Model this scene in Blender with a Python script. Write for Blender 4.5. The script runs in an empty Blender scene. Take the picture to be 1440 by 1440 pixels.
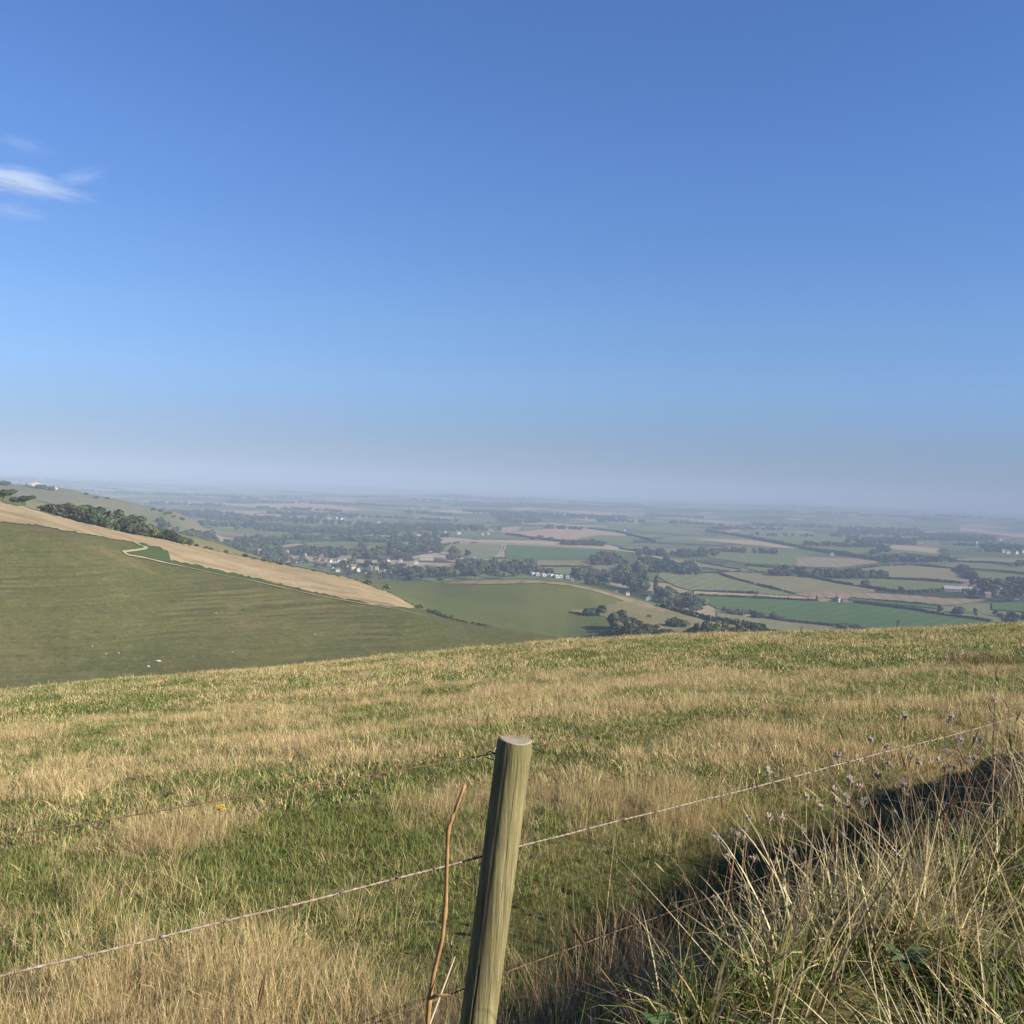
import bpy, bmesh, math, random
import numpy as np
from mathutils import Vector, Matrix, Euler

random.seed(7)
RS = np.random.RandomState(7)
SC = bpy.context.scene
COL = SC.collection

# ------------------------------------------------------------------ camera
F = 1413.0                       # focal length in pixels of a 1440 px frame
PITCH = -math.atan(37.0 / F)
ROLL = math.atan(0.040)
Fv = np.array([0.0, math.cos(PITCH), math.sin(PITCH)])
R0 = np.array([1.0, 0.0, 0.0])
U0 = np.cross(R0, Fv)
Rv = R0 * math.cos(ROLL) + U0 * math.sin(ROLL)
Uv = -R0 * math.sin(ROLL) + U0 * math.cos(ROLL)

def rays(px, py):
    px = np.asarray(px, float); py = np.asarray(py, float)
    d = Fv + ((px - 720) / F)[..., None] * Rv - ((py - 720) / F)[..., None] * Uv
    h = np.hypot(d[..., 0], d[..., 1])
    return np.arctan2(d[..., 0], d[..., 1]), d[..., 2] / h

cd = bpy.data.cameras.new('camera'); cam = bpy.data.objects.new('camera', cd); COL.objects.link(cam)
M = Matrix.Identity(4)
for i in range(3):
    M[i][0] = Rv[i]; M[i][1] = Uv[i]; M[i][2] = -Fv[i]
cam.matrix_world = M
cd.sensor_width = 36.0; cd.lens = 36.0 * F / 1440.0
cd.clip_start = 0.05; cd.clip_end = 120000.0
SC.camera = cam

# ------------------------------------------------------------------ noise
def _h(ix, iy, s):
    n = (ix.astype(np.int64) * 374761393 + iy.astype(np.int64) * 668265263 + s * 974634777) & 0xffffffff
    n = ((n ^ (n >> 13)) * 1274126177) & 0xffffffff
    n = n ^ (n >> 16)
    return (n & 0xffff) / 65535.0
def vnoise(x, y, s=0):
    x = np.asarray(x, float); y = np.asarray(y, float)
    ix = np.floor(x); iy = np.floor(y); fx = x - ix; fy = y - iy
    fx = fx * fx * (3 - 2 * fx); fy = fy * fy * (3 - 2 * fy)
    a = _h(ix, iy, s); b = _h(ix + 1, iy, s); c = _h(ix, iy + 1, s); d = _h(ix + 1, iy + 1, s)
    return (a * (1 - fx) + b * fx) * (1 - fy) + (c * (1 - fx) + d * fx) * fy
def fbm(x, y, s=0, o=4):
    v = 0; a = 0.5; t = 0
    for k in range(o):
        v = v + a * vnoise(x * 2 ** k, y * 2 ** k, s + k * 17); t += a; a *= 0.5
    return v / t            # 0..1
def sstep(a, b, x):
    t = np.clip((x - a) / (b - a), 0, 1); return t * t * (3 - 2 * t)

# ------------------------------------------------------------------ terrain profile
A_ROW = [(-300, 1010), (0, 976), (100, 966), (200, 957), (320, 947), (440, 938), (560, 925), (650, 917), (720, 911), (800, 903),
         (900, 898), (960, 896), (1100, 893), (1200, 891), (1300, 887), (1440, 881), (1740, 868)]
B_ROW = [(-300, 640), (-100, 685), (0, 706), (50, 717), (100, 731), (150, 742), (200, 752), (250, 762), (300, 774), (350, 785),
         (400, 795), (450, 804), (500, 816), (550, 835), (587, 855), (612, 865), (634, 870), (687, 881), (742, 889), (792, 898)]
S_ROW = [(-300, 690), (0, 735), (60, 741), (100, 748), (150, 759), (180, 777), (250, 797), (300, 806), (360, 818), (400, 826),
         (450, 838), (500, 847), (560, 857), (600, 870), (640, 882), (720, 899), (792, 905)]
B2_ROW = [(-300, 630), (-100, 675), (0, 695), (43, 703), (100, 716), (221, 744), (253, 752), (278, 757), (305, 764), (339, 776), (367, 784)]
C_ROW = [(487, 811), (520, 815), (575, 819), (610, 820), (662, 816), (740, 814.5), (792, 819), (830, 826), (867, 836), (905, 846),
         (940, 855), (969, 863), (991, 870), (1030, 877), (1069, 883), (1129, 890)]
D_ROW = [(-300, 655), (0, 680), (40, 683), (83, 687), (100, 689), (121, 695), (139, 698), (167, 703), (200, 712), (217, 715), (242, 720),
         (253, 723), (260, 729), (275, 737), (285, 743), (300, 763)]
def curve(pts):
    p = np.array(pts, float); return lambda x: np.interp(x, p[:, 0], p[:, 1])
cA, cB, cS, cB2, cC, cD = map(curve, (A_ROW, B_ROW, S_ROW, B2_ROW, C_ROW, D_ROW))
AZ_T = np.radians(np.arange(-46, 46.01, 0.1))
RJ = np.exp(np.linspace(math.log(0.5), math.log(60000), 1700))

def knot_table():
    px = np.arange(-560, 2010, 10.0)
    rowA = cA(px)
    ks = []            # each: (az, r, z) per px
    def add(rows, r):
        az, T = rays(px, rows); r = np.broadcast_to(np.asarray(r, float), px.shape)
        ks.append((az, r, T * r)); return T
    azA, TA = rays(px, rowA)
    D = np.interp(px, [0, 720, 1440], [62, 66, 70])
    hgt = 1.52
    for rr in (0.5, 12.0, 30.0):
        ks.append((azA, np.full(px.shape, rr), (TA + hgt / D) * rr - hgt))
    ks.append((azA, D * 0.8, (TA + hgt / D + 0.004) * D * 0.8 - hgt))
    ks.append((azA, D, TA * D))
    ks.append((azA, D + 22, TA * (D + 22) - 3.2))
    ks.append((azA, np.full(px.shape, 150.0), (TA - 0.06) * 150))
    ks.append((azA, np.full(px.shape, 250.0), (TA - 0.10) * 250))
    kk = np.hanning(43); kk /= kk.sum(); sm = lambda v: np.convolve(np.pad(v, 21, mode='edge'), kk, 'valid')
    rb = sm(np.interp(px, [0, 300, 580, 720, 850], [345, 345, 380, 420, 430]))
    ks.append((azA, rb, (TA - np.interp(px, [0, 850, 1440], [0.02, 0.014, 0.03])) * rb))
    rB = sm(np.interp(px, [300, 500, 600, 720, 800], [540, 520, 505, 480, 470]))
    hid = np.clip((px - 792) / 60, 0, 1)
    rowB = np.where(px > 792, rowA + 8 * hid, cB(px))
    rowS = np.where(px > 792, rowA + 14 * hid + 3, cS(px)); k2 = np.hanning(15); k2 /= k2.sum(); rowS = np.convolve(np.pad(rowS, 7, mode='edge'), k2, 'valid')
    add(rowS, rB - sm(np.interp(px, [0, 600, 720], [64, 45, 25])))
    TB = add(rowB, rB)
    azB = ks[-1][0]
    ks.append((azB, rB + 60, TB * (rB + 60) - 4.5))
    # base of the rounded hill / valley behind the straw ridge
    rowC = np.where(px < 487, np.interp(px, [-600, 300, 400, 487], [840, 840, 825, 811]), np.where(px > 1129, 890 + (px - 1129) * 0.03, cC(px)))
    w = sstep(360, 520, px)
    rowV = np.where(px < 800, rowB + np.interp(px, [0, 400, 560, 800], [14, 12, 8, 5]), np.interp(px, [800, 860, 960, 1100, 1440], [904, 900, 897, 897, 905]))
    add(rowV, 675)
    rowB2 = np.where(px > 367, np.interp(px, [367, 480], [784, 815]), cB2(px))
    rowM = rowC + 0.42 * (rowV - rowC)
    add(rowB2 * (1 - w) + rowM * w, 810)
    add((rowB2 + 4) * (1 - w) + rowC * w, 920)
    add(np.minimum(np.maximum(rowC, rowB2) + np.interp(px, [600, 1100], [16, 3]), 1000), 1150)
    azp, _ = rays(px, np.full(px.shape, 760.0))
    left = 1 - sstep(230, 330, px)
    ks.append((azp, np.full(px.shape, 1420.0), -131 + 22 * left))
    rowD = np.where(px > 300, 763, cD(px))
    azD, TD = rays(px, rowD)
    zD = np.where(px > 300, -132.0, TD * 1900)
    ks.append((azD, np.full(px.shape, 1900.0), zD))
    ks.append((azD, np.full(px.shape, 2500.0), -131 + left * 6))
    ks.append((azD, np.full(px.shape, 4000.0), np.full(px.shape, -132.0)))
    ks.append((azD, np.full(px.shape, 60000.0), np.full(px.shape, -133.0)))
    KR = np.stack([np.interp(AZ_T, k[0], k[1]) for k in ks])
    KZ = np.stack([np.interp(AZ_T, k[0], k[2]) for k in ks])
    ker = np.hanning(13); ker /= ker.sum()
    for a in (KR, KZ):
        for i in range(a.shape[0]):
            a[i] = np.convolve(np.pad(a[i], 6, mode='edge'), ker, 'valid')
    return KR, KZ

def pchip_cols(KR, KZ, rj):
    K, N = KR.shape
    h = np.diff(KR, axis=0); dl = np.diff(KZ, axis=0) / h
    m = np.zeros_like(KZ)
    for k in range(1, K - 1):
        a, b = dl[k - 1], dl[k]
        w1 = 2 * h[k] + h[k - 1]; w2 = h[k] + 2 * h[k - 1]
        ok = a * b > 0
        m[k] = np.where(ok, (w1 + w2) / (w1 / np.where(ok, a, 1) + w2 / np.where(ok, b, 1)), 0)
    m[0] = dl[0]; m[-1] = dl[-1]
    out = np.zeros((len(rj), N))
    for i in range(N):
        idx = np.clip(np.searchsorted(KR[:, i], rj) - 1, 0, K - 2)
        hh = h[idx, i]; t = np.clip((rj - KR[idx, i]) / hh, 0, 1)
        t2, t3 = t * t, t * t * t
        out[:, i] = ((2 * t3 - 3 * t2 + 1) * KZ[idx, i] + (t3 - 2 * t2 + t) * hh * m[idx, i]
                     + (-2 * t3 + 3 * t2) * KZ[idx + 1, i] + (t3 - t2) * hh * m[idx + 1, i])
    return out
_KR, _KZ = knot_table()
ZT = pchip_cols(_KR, _KZ, RJ)

# fence geometry in plan (used by the verge as well)
POST = np.array([0.0, 2.86])
FAZ = math.radians(46.0)                 # bearing of the fence, right of the view
FD = np.array([math.sin(FAZ), math.cos(FAZ)])
FN = np.array([math.cos(FAZ), -math.sin(FAZ)])   # towards the viewer's side
def fence_tn(x, y):
    dx = x - POST[0]; dy = y - POST[1]
    return dx * FD[0] + dy * FD[1], dx * FN[0] + dy * FN[1]

def ground(x, y):
    x = np.asarray(x, float); y = np.asarray(y, float)
    r = np.hypot(x, y); az = np.arctan2(x, y)
    azc = np.clip(az, AZ_T[0], AZ_T[-1])
    fi = (azc - AZ_T[0]) / (AZ_T[1] - AZ_T[0]); i0 = np.clip(fi.astype(int), 0, len(AZ_T) - 2); fi = fi - i0
    fj = (np.log(np.maximum(r, RJ[0])) - math.log(RJ[0])) / (math.log(RJ[1]) - math.log(RJ[0]))
    j0 = np.clip(fj.astype(int), 0, len(RJ) - 2); fj = np.clip(fj - j0, 0, 1)
    z = (ZT[j0, i0] * (1 - fi) + ZT[j0, i0 + 1] * fi) * (1 - fj) + (ZT[j0 + 1, i0] * (1 - fi) + ZT[j0 + 1, i0 + 1] * fi) * fj
    back = sstep(math.radians(60), math.radians(110), np.abs(az))
    z = z * (1 - back) + (-1.6) * back
    # relief
    rmn, rmx = r.min(), r.max()
    if rmn < 75:
        near = 1 - sstep(50, 75, r)
        z = z + near * ((fbm(x / 7.0, y / 7.0, 3, 3) - 0.5) * 0.34 + (fbm(x / 1.3, y / 1.3, 5, 2) - 0.5) * 0.07) * sstep(3, 12, r)
    if rmx > 330:
        mid = sstep(330, 430, r) * (1 - sstep(950, 1100, r))
        z = z + mid * ((fbm(x / 60.0, y / 60.0, 9, 2) - 0.5) * 2.2 + (vnoise(x / 9.0, y / 9.0, 11) - 0.5) * 0.5)
    if rmx > 1300:
        far = sstep(1300, 1900, r) * (1 - back)
        z = z + far * (fbm(x / 700.0, y / 700.0, 21, 2) - 0.5) * 13.0 + sstep(2100, 3000, r) * (1 - back) * (fbm(x / 1150.0 + 5, y / 900.0, 23, 2) - 0.5) * (16 + 16 * sstep(0.0, 0.3, az)) + sstep(6000, 12000, r) * (1 - back) * (fbm(x / 5200.0 + 3, y / 2600.0, 25, 2) - 0.45) * 90.0 + sstep(3800, 7000, r) * (1 - back) * (fbm(x / 1900.0, y / 1300.0, 27, 2) - 0.42) * (60 + 40 * sstep(0.0, 0.4, az))
        z = z - np.where(r > 2000, (r - 2000) ** 2 / 12.74e6, 0)
    if rmn < 24:      # the verge on the viewer's side of the fence, higher than the field
        t, n = fence_tn(x, y)
        tc = np.clip(t, -6, 9)
        zv = -1.55 + 0.05 * tc + 0.12 * (fbm(x / 0.9, y / 0.9, 31, 3) - 0.5)
        wv = sstep(-0.02, 0.55, n + 0.3 * (fbm(x / 0.8, y / 0.8, 33, 2) - 0.5)) * (1 - sstep(12, 24, r))
        ditch = np.exp(-(np.minimum(n + 0.3, 0) / 1.8) ** 2) * sstep(-0.4, 4.0, t) * 0.75 * (1 - sstep(12, 24, r))
        z = (z - ditch) * (1 - wv) + np.maximum(zv, z) * wv
    return z

def cast(px, py, rmin=90.0):
    """first point where the sight line through a pixel meets the ground beyond rmin"""
    az, T = rays(px, py); shp = az.shape; az = az.ravel(); T = T.ravel()
    rr = np.exp(np.linspace(math.log(rmin), math.log(45000), 420))
    out = np.zeros((len(az), 3))
    for s in range(0, len(az), 600):
        a = az[s:s + 600, None]; t = T[s:s + 600, None]
        d = ground(np.sin(a) * rr, np.cos(a) * rr) - t * rr
        hit = d > 0
        j = np.where(hit.any(1), hit.argmax(1), len(rr) - 1); j = np.maximum(j, 1)
        lo = rr[j - 1].copy(); hi = rr[j].copy(); a = a[:, 0]; t = t[:, 0]
        for _ in range(9):
            m = 0.5 * (lo + hi); up = ground(np.sin(a) * m, np.cos(a) * m) - t * m > 0
            hi = np.where(up, m, hi); lo = np.where(up, lo, m)
        x = np.sin(a) * hi; y = np.cos(a) * hi
        out[s:s + 600] = np.stack([x, y, ground(x, y)], 1)
    return out.reshape(shp + (3,))

# ------------------------------------------------------------------ mesh + object helpers
def mesh_np(name, co, faces, mat=None, smooth=False, mi=None):
    """faces: int array (n,4) or (n,3)"""
    me = bpy.data.meshes.new(name); co = np.asarray(co, np.float32); faces = np.asarray(faces, np.int32)
    k = faces.shape[1]; n = len(faces)
    me.vertices.add(len(co)); me.vertices.foreach_set('co', co.ravel())
    me.loops.add(n * k); me.loops.foreach_set('vertex_index', faces.ravel())
    me.polygons.add(n); me.polygons.foreach_set('loop_start', np.arange(0, n * k, k, dtype=np.int32))
    if mi is not None: me.polygons.foreach_set('material_index', np.asarray(mi, np.int32))
    me.polygons.foreach_set('use_smooth', np.full(n, smooth, bool))
    me.update(calc_edges=True)
    for m in ([mat] if mat is not None and not isinstance(mat, list) else (mat or [])): me.materials.append(m)
    return me
def link(name, data, parent=None):
    o = bpy.data.objects.new(name, data); COL.objects.link(o)
    if parent is not None: o.parent = parent
    return o
def tag(o, label=None, cat=None, group=None, kind=None):
    if label: o['label'] = label
    if cat: o['category'] = cat
    if group: o['group'] = group
    if kind: o['kind'] = kind
    return o
def thing(name, label, cat, loc=(0, 0, 0), rz=0.0, group=None, scale=None):
    o = link(name, None); o.location = loc; o.rotation_euler = (0, 0, rz)
    if scale is not None: o.scale = (scale,) * 3 if not hasattr(scale, '__len__') else scale
    return tag(o, label, cat, group)
def dup(root, loc, rz=0.0, label=None, group=None, scale=None):
    def cp(o, par):
        c = o.copy(); COL.objects.link(c)
        if par is not None: c.parent = par
        for ch in o.children: cp(ch, c)
        return c
    r = cp(root, None); r.location = loc; r.rotation_euler = (0, 0, rz)
    if scale is not None: r.scale = (scale,) * 3 if not hasattr(scale, '__len__') else scale
    if label: r['label'] = label
    if group: r['group'] = group
    return r
class MB:
    """collects quads and tris into one mesh"""
    def __init__(s): s.v = []; s.f = []
    def add(s, v, f):
        b = len(s.v); s.v += [tuple(p) for p in v]; s.f += [tuple(b + i for i in q) for q in f]
    def box(s, x0, x1, y0, y1, z0, z1):
        s.add([(x0, y0, z0), (x1, y0, z0), (x1, y1, z0), (x0, y1, z0), (x0, y0, z1), (x1, y0, z1), (x1, y1, z1), (x0, y1, z1)],
              [(0, 3, 2, 1), (4, 5, 6, 7), (0, 1, 5, 4), (1, 2, 6, 5), (2, 3, 7, 6), (3, 0, 4, 7)])
    def tube(s, pts, rad, n=8, cap=True):
        pts = [Vector(p) for p in pts]; rs = rad if hasattr(rad, '__len__') else [rad] * len(pts)
        vs = []; ref = Vector((0.31, 0.17, 0.93))
        for i, p in enumerate(pts):
            d = (pts[min(i + 1, len(pts) - 1)] - pts[max(i - 1, 0)]).normalized()
            a = d.cross(ref)
            if a.length < 1e-3: a = d.cross(Vector((1, 0, 0)))
            a.normalize(); b = d.cross(a)
            for k in range(n):
                t = 2 * math.pi * k / n; vs.append(p + (a * math.cos(t) + b * math.sin(t)) * rs[i])
        fs = []
        for i in range(len(pts) - 1):
            for k in range(n):
                fs.append((i * n + k, (i + 1) * n + k, (i + 1) * n + (k + 1) % n, i * n + (k + 1) % n))
        if cap:
            fs.append(tuple(range(n))); fs.append(tuple(reversed([(len(pts) - 1) * n + k for k in range(n)])))
        s.add(vs, fs)
    def mesh(s, name, mat, smooth=False):
        me = bpy.data.meshes.new(name); me.from_pydata(s.v, [], s.f)
        if smooth: me.polygons.foreach_set('use_smooth', [True] * len(me.polygons))
        me.update(); me.materials.append(mat); return me
    def build(s, name, mat, parent=None, smooth=False):
        return link(name, s.mesh(name, mat, smooth), parent)

# ------------------------------------------------------------------ node helper
KA = 0.56      # scale between the colour picks and measured albedos
class NT:
    def __init__(s, name):
        s.m = bpy.data.materials.new(name); s.m.use_nodes = True; s.t = s.m.node_tree; s.t.nodes.clear()
        s.out = s.n('ShaderNodeOutputMaterial')
    def n(s, typ, ins=None, **kw):
        nd = s.t.nodes.new(typ)
        for k, v in kw.items(): setattr(nd, k, v)
        for k, v in (ins or {}).items(): s.set(nd, k, v)
        return nd
    def set(s, nd, k, v):
        sock = nd.inputs[k]
        if isinstance(v, bpy.types.NodeSocket): s.t.links.new(v, sock)
        elif isinstance(v, bpy.types.Node): s.t.links.new(v.outputs[0], sock)
        else: sock.default_value = v if not (hasattr(v, '__len__') and len(v) == 3 and sock.type == 'RGBA') else (*v, 1)
    def pos(s, scale=(1, 1, 1), rot=(0, 0, 0), obj=False):
        src = s.n('ShaderNodeTexCoord').outputs['Object'] if obj else s.n('ShaderNodeNewGeometry').outputs['Position']
        return s.n('ShaderNodeMapping', {'Vector': src, 'Scale': scale, 'Rotation': rot}).outputs[0]
    def noise(s, vec, scale, detail=4, rough=0.55, dist=0.0):
        return s.n('ShaderNodeTexNoise', {'Vector': vec, 'Scale': scale, 'Detail': detail, 'Roughness': rough, 'Distortion': dist}).outputs['Fac']
    def ramp(s, fac, stops, interp='LINEAR'):
        r = s.n('ShaderNodeValToRGB', {'Fac': fac}); cr = r.color_ramp; cr.interpolation = interp
        while len(cr.elements) < len(stops): cr.elements.new(0.5)
        for e, (p, c) in zip(cr.elements, stops):
            e.position = p; e.color = (*[q * KA for q in c], 1) if hasattr(c, '__len__') else (c, c, c, 1)
        return r.outputs[0]
    def mix(s, fac, a, b, mode='MIX'):
        nd = s.n('ShaderNodeMix', data_type='RGBA', blend_type=mode); nd.clamp_factor = True
        for k, v in ((0, fac), (6, a), (7, b)):
            sock = nd.inputs[k]
            if isinstance(v, bpy.types.NodeSocket): s.t.links.new(v, sock)
            elif k == 0: sock.default_value = v
            else: sock.default_value = (*[q * KA for q in v], 1)
        return nd.outputs[2]
    def math(s, op, a, b=0.0):
        nd = s.n('ShaderNodeMath', {0: a, 1: b}, operation=op); return nd.outputs[0]
    def bump(s, h, strength=0.5, dist=0.1):
        return s.n('ShaderNodeBump', {'Height': h, 'Strength': strength, 'Distance': dist}).outputs[0]
    def bsdf(s, col, rough=0.9, normal=None, spec=0.2, **kw):
        ins = {'Base Color': col, 'Roughness': rough, 'Specular IOR Level': spec}
        if normal is not None: ins['Normal'] = normal
        ins.update(kw)
        b = s.n('ShaderNodeBsdfPrincipled', ins); s.t.links.new(b.outputs[0], s.out.inputs[0]); return b
def plain_mat(name, c, rough=0.8, var=0.12, scale=3.0, spec=0.2, obj=False, **kw):
    t = NT(name); n = t.noise(t.pos(obj=obj), scale, 5)
    c2 = tuple(min(1, x * (1 + var)) for x in c); c1 = tuple(x * (1 - var) for x in c)
    t.bsdf(t.ramp(n, [(0.3, c1), (0.7, c2)]), rough, spec=spec, **kw); return t.m
# ------------------------------------------------------------------ world, sun, haze
SUN_AZ = math.radians(111.0)      # clockwise from the view direction
SUN_EL = math.radians(29.0)
SC.world = bpy.data.worlds.new('World'); SC.world.use_nodes = True
wt = SC.world.node_tree; wt.nodes.clear()
sky = wt.nodes.new('ShaderNodeTexSky'); sky.sky_type = 'NISHITA'; sky.sun_disc = False
sky.sun_elevation = SUN_EL; sky.sun_rotation = SUN_AZ
sky.altitude = 150.0; sky.air_density = 1.0; sky.dust_density = 0.0; sky.ozone_density = 6.0
bg = wt.nodes.new('ShaderNodeBackground'); bg.inputs[1].default_value = 0.058
wo = wt.nodes.new('ShaderNodeOutputWorld')
# haze painted into the sky colour: this ramp dims and cools the lowest degrees
tc = wt.nodes.new('ShaderNodeTexCoord'); sp = wt.nodes.new('ShaderNodeSeparateXYZ'); wt.links.new(tc.outputs['Generated'], sp.inputs[0])
rp = wt.nodes.new('ShaderNodeValToRGB'); wt.links.new(sp.outputs['Z'], rp.inputs[0]); cr = rp.color_ramp
while len(cr.elements) < 6: cr.elements.new(0.5)
for e, (p_, c_) in zip(cr.elements, [(0.0, (0.29, 0.355, 0.56)), (0.05, (0.41, 0.46, 0.64)), (0.10, (0.56, 0.63, 0.79)), (0.16, (0.64, 0.71, 0.85)), (0.30, (0.645, 0.76, 0.97)), (0.48, (0.62, 0.76, 1.0))]):
    e.position = p_; e.color = (*c_, 1)
mu = wt.nodes.new('ShaderNodeMix'); mu.data_type = 'RGBA'; mu.blend_type = 'MULTIPLY'; mu.inputs[0].default_value = 1.0
wt.links.new(sky.outputs[0], mu.inputs[6]); wt.links.new(rp.outputs[0], mu.inputs[7]); wt.links.new(mu.outputs[2], bg.inputs[0]); wt.links.new(bg.outputs[0], wo.inputs[0])
sd = bpy.data.lights.new('sun', 'SUN'); sd.energy = 5.0; sd.angle = math.radians(0.53); sd.color = (1.0, 0.90, 0.76)
so = link('sun', sd)
sdir = Vector((math.sin(SUN_AZ) * math.cos(SUN_EL), math.cos(SUN_AZ) * math.cos(SUN_EL), math.sin(SUN_EL)))
so.rotation_euler = sdir.to_track_quat('Z', 'Y').to_euler(); so.location = (40, -30, 60)
vs = SC.view_settings; vs.view_transform = 'Standard'; vs.look = 'None'; vs.exposure = 1.5; vs.gamma = 1.0; vs.use_curve_mapping = False
SC.cycles.use_denoising = True
SC.cycles.max_bounces = 6; SC.cycles.diffuse_bounces = 3; SC.cycles.transmission_bounces = 3; SC.cycles.volume_bounces = 0; SC.cycles.transparent_max_bounces = 8

t = NT('haze_air')
pv = t.n('ShaderNodeVolumePrincipled', {'Color': (0.335, 0.428, 0.572), 'Density': 0.000195, 'Anisotropy': -0.2})
t.t.links.new(pv.outputs[0], t.out.inputs['Volume'])
b = MB(); b.box(-45000, 45000, -20000, 47000, -700, 115)
hz = b.build('haze', t.m); tag(hz, 'pale blue haze lying over the valley', 'haze', kind='stuff')

# ------------------------------------------------------------------ ground sheet
def grassy(name, c1, c2, c3, s1, s2, bumpd=0.3, stretch=(1, 1, 1), rot=0.0, sp=None):
    t = NT(name); p = t.pos(stretch, (0, 0, rot))
    big = t.noise(p, s1, 6, 0.6); fine = t.noise(t.pos(), s2, 5, 0.65)
    c = t.mix(t.ramp(big, [(0.36, 0.0), (0.64, 1.0)]), c1, c2)
    c = t.mix(t.ramp(fine, [(0.5, 0.0), (0.72, 1.0)]), c, c3)
    t.bsdf(c, 0.95, t.bump(fine, 0.6, bumpd), 0.1)
    return t
m_meadow = grassy('meadow_soil', (0.10, 0.105, 0.035), (0.20, 0.155, 0.07), (0.05, 0.06, 0.02), 0.25, 9.0, 0.06).m
m_past = grassy('pasture', (0.094, 0.116, 0.025), (0.126, 0.136, 0.034), (0.078, 0.094, 0.021), 0.012, 0.25, 0.25).m
m_down2 = grassy('far_down', (0.14, 0.145, 0.06), (0.19, 0.17, 0.085), (0.09, 0.10, 0.04), 0.008, 0.06, 1.0).m
m_scrub = grassy('rough_slope', (0.22, 0.18, 0.085), (0.13, 0.13, 0.05), (0.28, 0.22, 0.11), 0.02, 0.18, 0.5).m
# near down with sheep terraces
t = NT('down_turf'); p = t.pos()
big = t.noise(t.pos((1, 1, 2.0)), 0.016, 6, 0.6)
fine = t.noise(t.pos((1, 1, 1)), 0.35, 6, 0.68)
c = t.mix(t.ramp(big, [(0.38, 0.0), (0.66, 1.0)]), (0.074, 0.086, 0.016), (0.104, 0.104, 0.025))
c = t.mix(t.ramp(fine, [(0.52, 0.0), (0.66, 1.0)]), c, (0.15, 0.13, 0.055))
c = t.mix(t.ramp(t.noise(t.pos(), 0.22, 5, 0.7), [(0.60, 0.0), (0.68, 1.0)]), c, (0.04, 0.05, 0.02))
gpz = t.n('ShaderNodeNewGeometry').outputs['Position']
t1 = t.noise(t.n('ShaderNodeMapping', {'Vector': gpz, 'Scale': (0.017, 0.017, 0.62)}).outputs[0], 1.0, 5, 0.62, 0.4)
t2 = t.noise(t.n('ShaderNodeMapping', {'Vector': gpz, 'Scale': (0.03, 0.03, 1.5)}).outputs[0], 1.0, 4, 0.6, 0.3)
msk = t.ramp(t.noise(t.pos((1, 1, 1)), 0.012, 4, 0.6), [(0.38, 0.15), (0.60, 1.0)])
line = t.math('MULTIPLY', t.math('MAXIMUM', t.ramp(t1, [(0.49, 0.0), (0.53, 1.0), (0.58, 0.15), (0.8, 0.0)]), t.ramp(t2, [(0.50, 0.0), (0.54, 0.8), (0.60, 0.0)])), msk)
c = t.mix(t.math('MULTIPLY', line, 0.75), c, (0.17, 0.15, 0.062))
lo = t.math('MULTIPLY', t.ramp(t1, [(0.40, 1.0), (0.47, 0.0)]), msk)
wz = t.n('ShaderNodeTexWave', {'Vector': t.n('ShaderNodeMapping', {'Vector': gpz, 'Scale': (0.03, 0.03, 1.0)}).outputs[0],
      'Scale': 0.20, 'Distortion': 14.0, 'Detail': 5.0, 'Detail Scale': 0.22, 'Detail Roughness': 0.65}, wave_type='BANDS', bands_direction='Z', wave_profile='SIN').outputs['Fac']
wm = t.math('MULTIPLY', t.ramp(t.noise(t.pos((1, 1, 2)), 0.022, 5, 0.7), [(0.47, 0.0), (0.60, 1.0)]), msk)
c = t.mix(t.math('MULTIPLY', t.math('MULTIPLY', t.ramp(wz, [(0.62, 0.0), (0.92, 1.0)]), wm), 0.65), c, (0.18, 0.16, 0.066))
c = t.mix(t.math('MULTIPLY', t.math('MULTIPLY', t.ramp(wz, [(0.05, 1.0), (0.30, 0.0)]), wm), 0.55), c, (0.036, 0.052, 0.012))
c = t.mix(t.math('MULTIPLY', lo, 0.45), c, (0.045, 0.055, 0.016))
c = t.mix(t.ramp(t.noise(t.pos(), 0.045, 6, 0.7), [(0.56, 0.0), (0.68, 0.8)]), c, (0.165, 0.14, 0.06))
c = t.mix(t.ramp(t.noise(t.pos(), 0.55, 5, 0.75), [(0.54, 0.0), (0.66, 0.85)]), c, (0.04, 0.048, 0.014))
c = t.mix(t.ramp(t.noise(t.pos(), 1.3, 3, 0.7), [(0.50, 0.0), (0.68, 0.6)]), c, (0.13, 0.12, 0.045))
hgt = t.math('ADD', fine, t.math('MULTIPLY', t.math('ADD', t1, t2), 0.9))
t.bsdf(c, 0.95, t.bump(hgt, 0.7, 0.5), 0.1); m_down = t.m
# the plain beyond the mapped fields: a patchwork of small fields, hedges and woods
t = NT('plain_patchwork'); gp = t.n('ShaderNodeNewGeometry').outputs['Position']
warp = t.n('ShaderNodeTexNoise', {'Vector': gp, 'Scale': 0.0016, 'Detail': 3.0}).outputs['Color']
vw = t.n('ShaderNodeVectorMath', {0: gp, 1: t.n('ShaderNodeVectorMath', {0: warp, 'Scale': 260.0}, operation='SCALE').outputs[0]}, operation='ADD').outputs[0]
vm = t.n('ShaderNodeMapping', {'Vector': vw, 'Scale': (1, 1, 0), 'Rotation': (0, 0, 0.35)}).outputs[0]
v1 = t.n('ShaderNodeTexVoronoi', {'Vector': vm, 'Scale': 0.0036, 'Randomness': 0.85}, feature='F1')
v2 = t.n('ShaderNodeTexVoronoi', {'Vector': vm, 'Scale': 0.0036, 'Randomness': 0.85}, feature='DISTANCE_TO_EDGE')
cell = t.n('ShaderNodeSeparateColor', {0: v1.outputs['Color']}).outputs[0]
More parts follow.
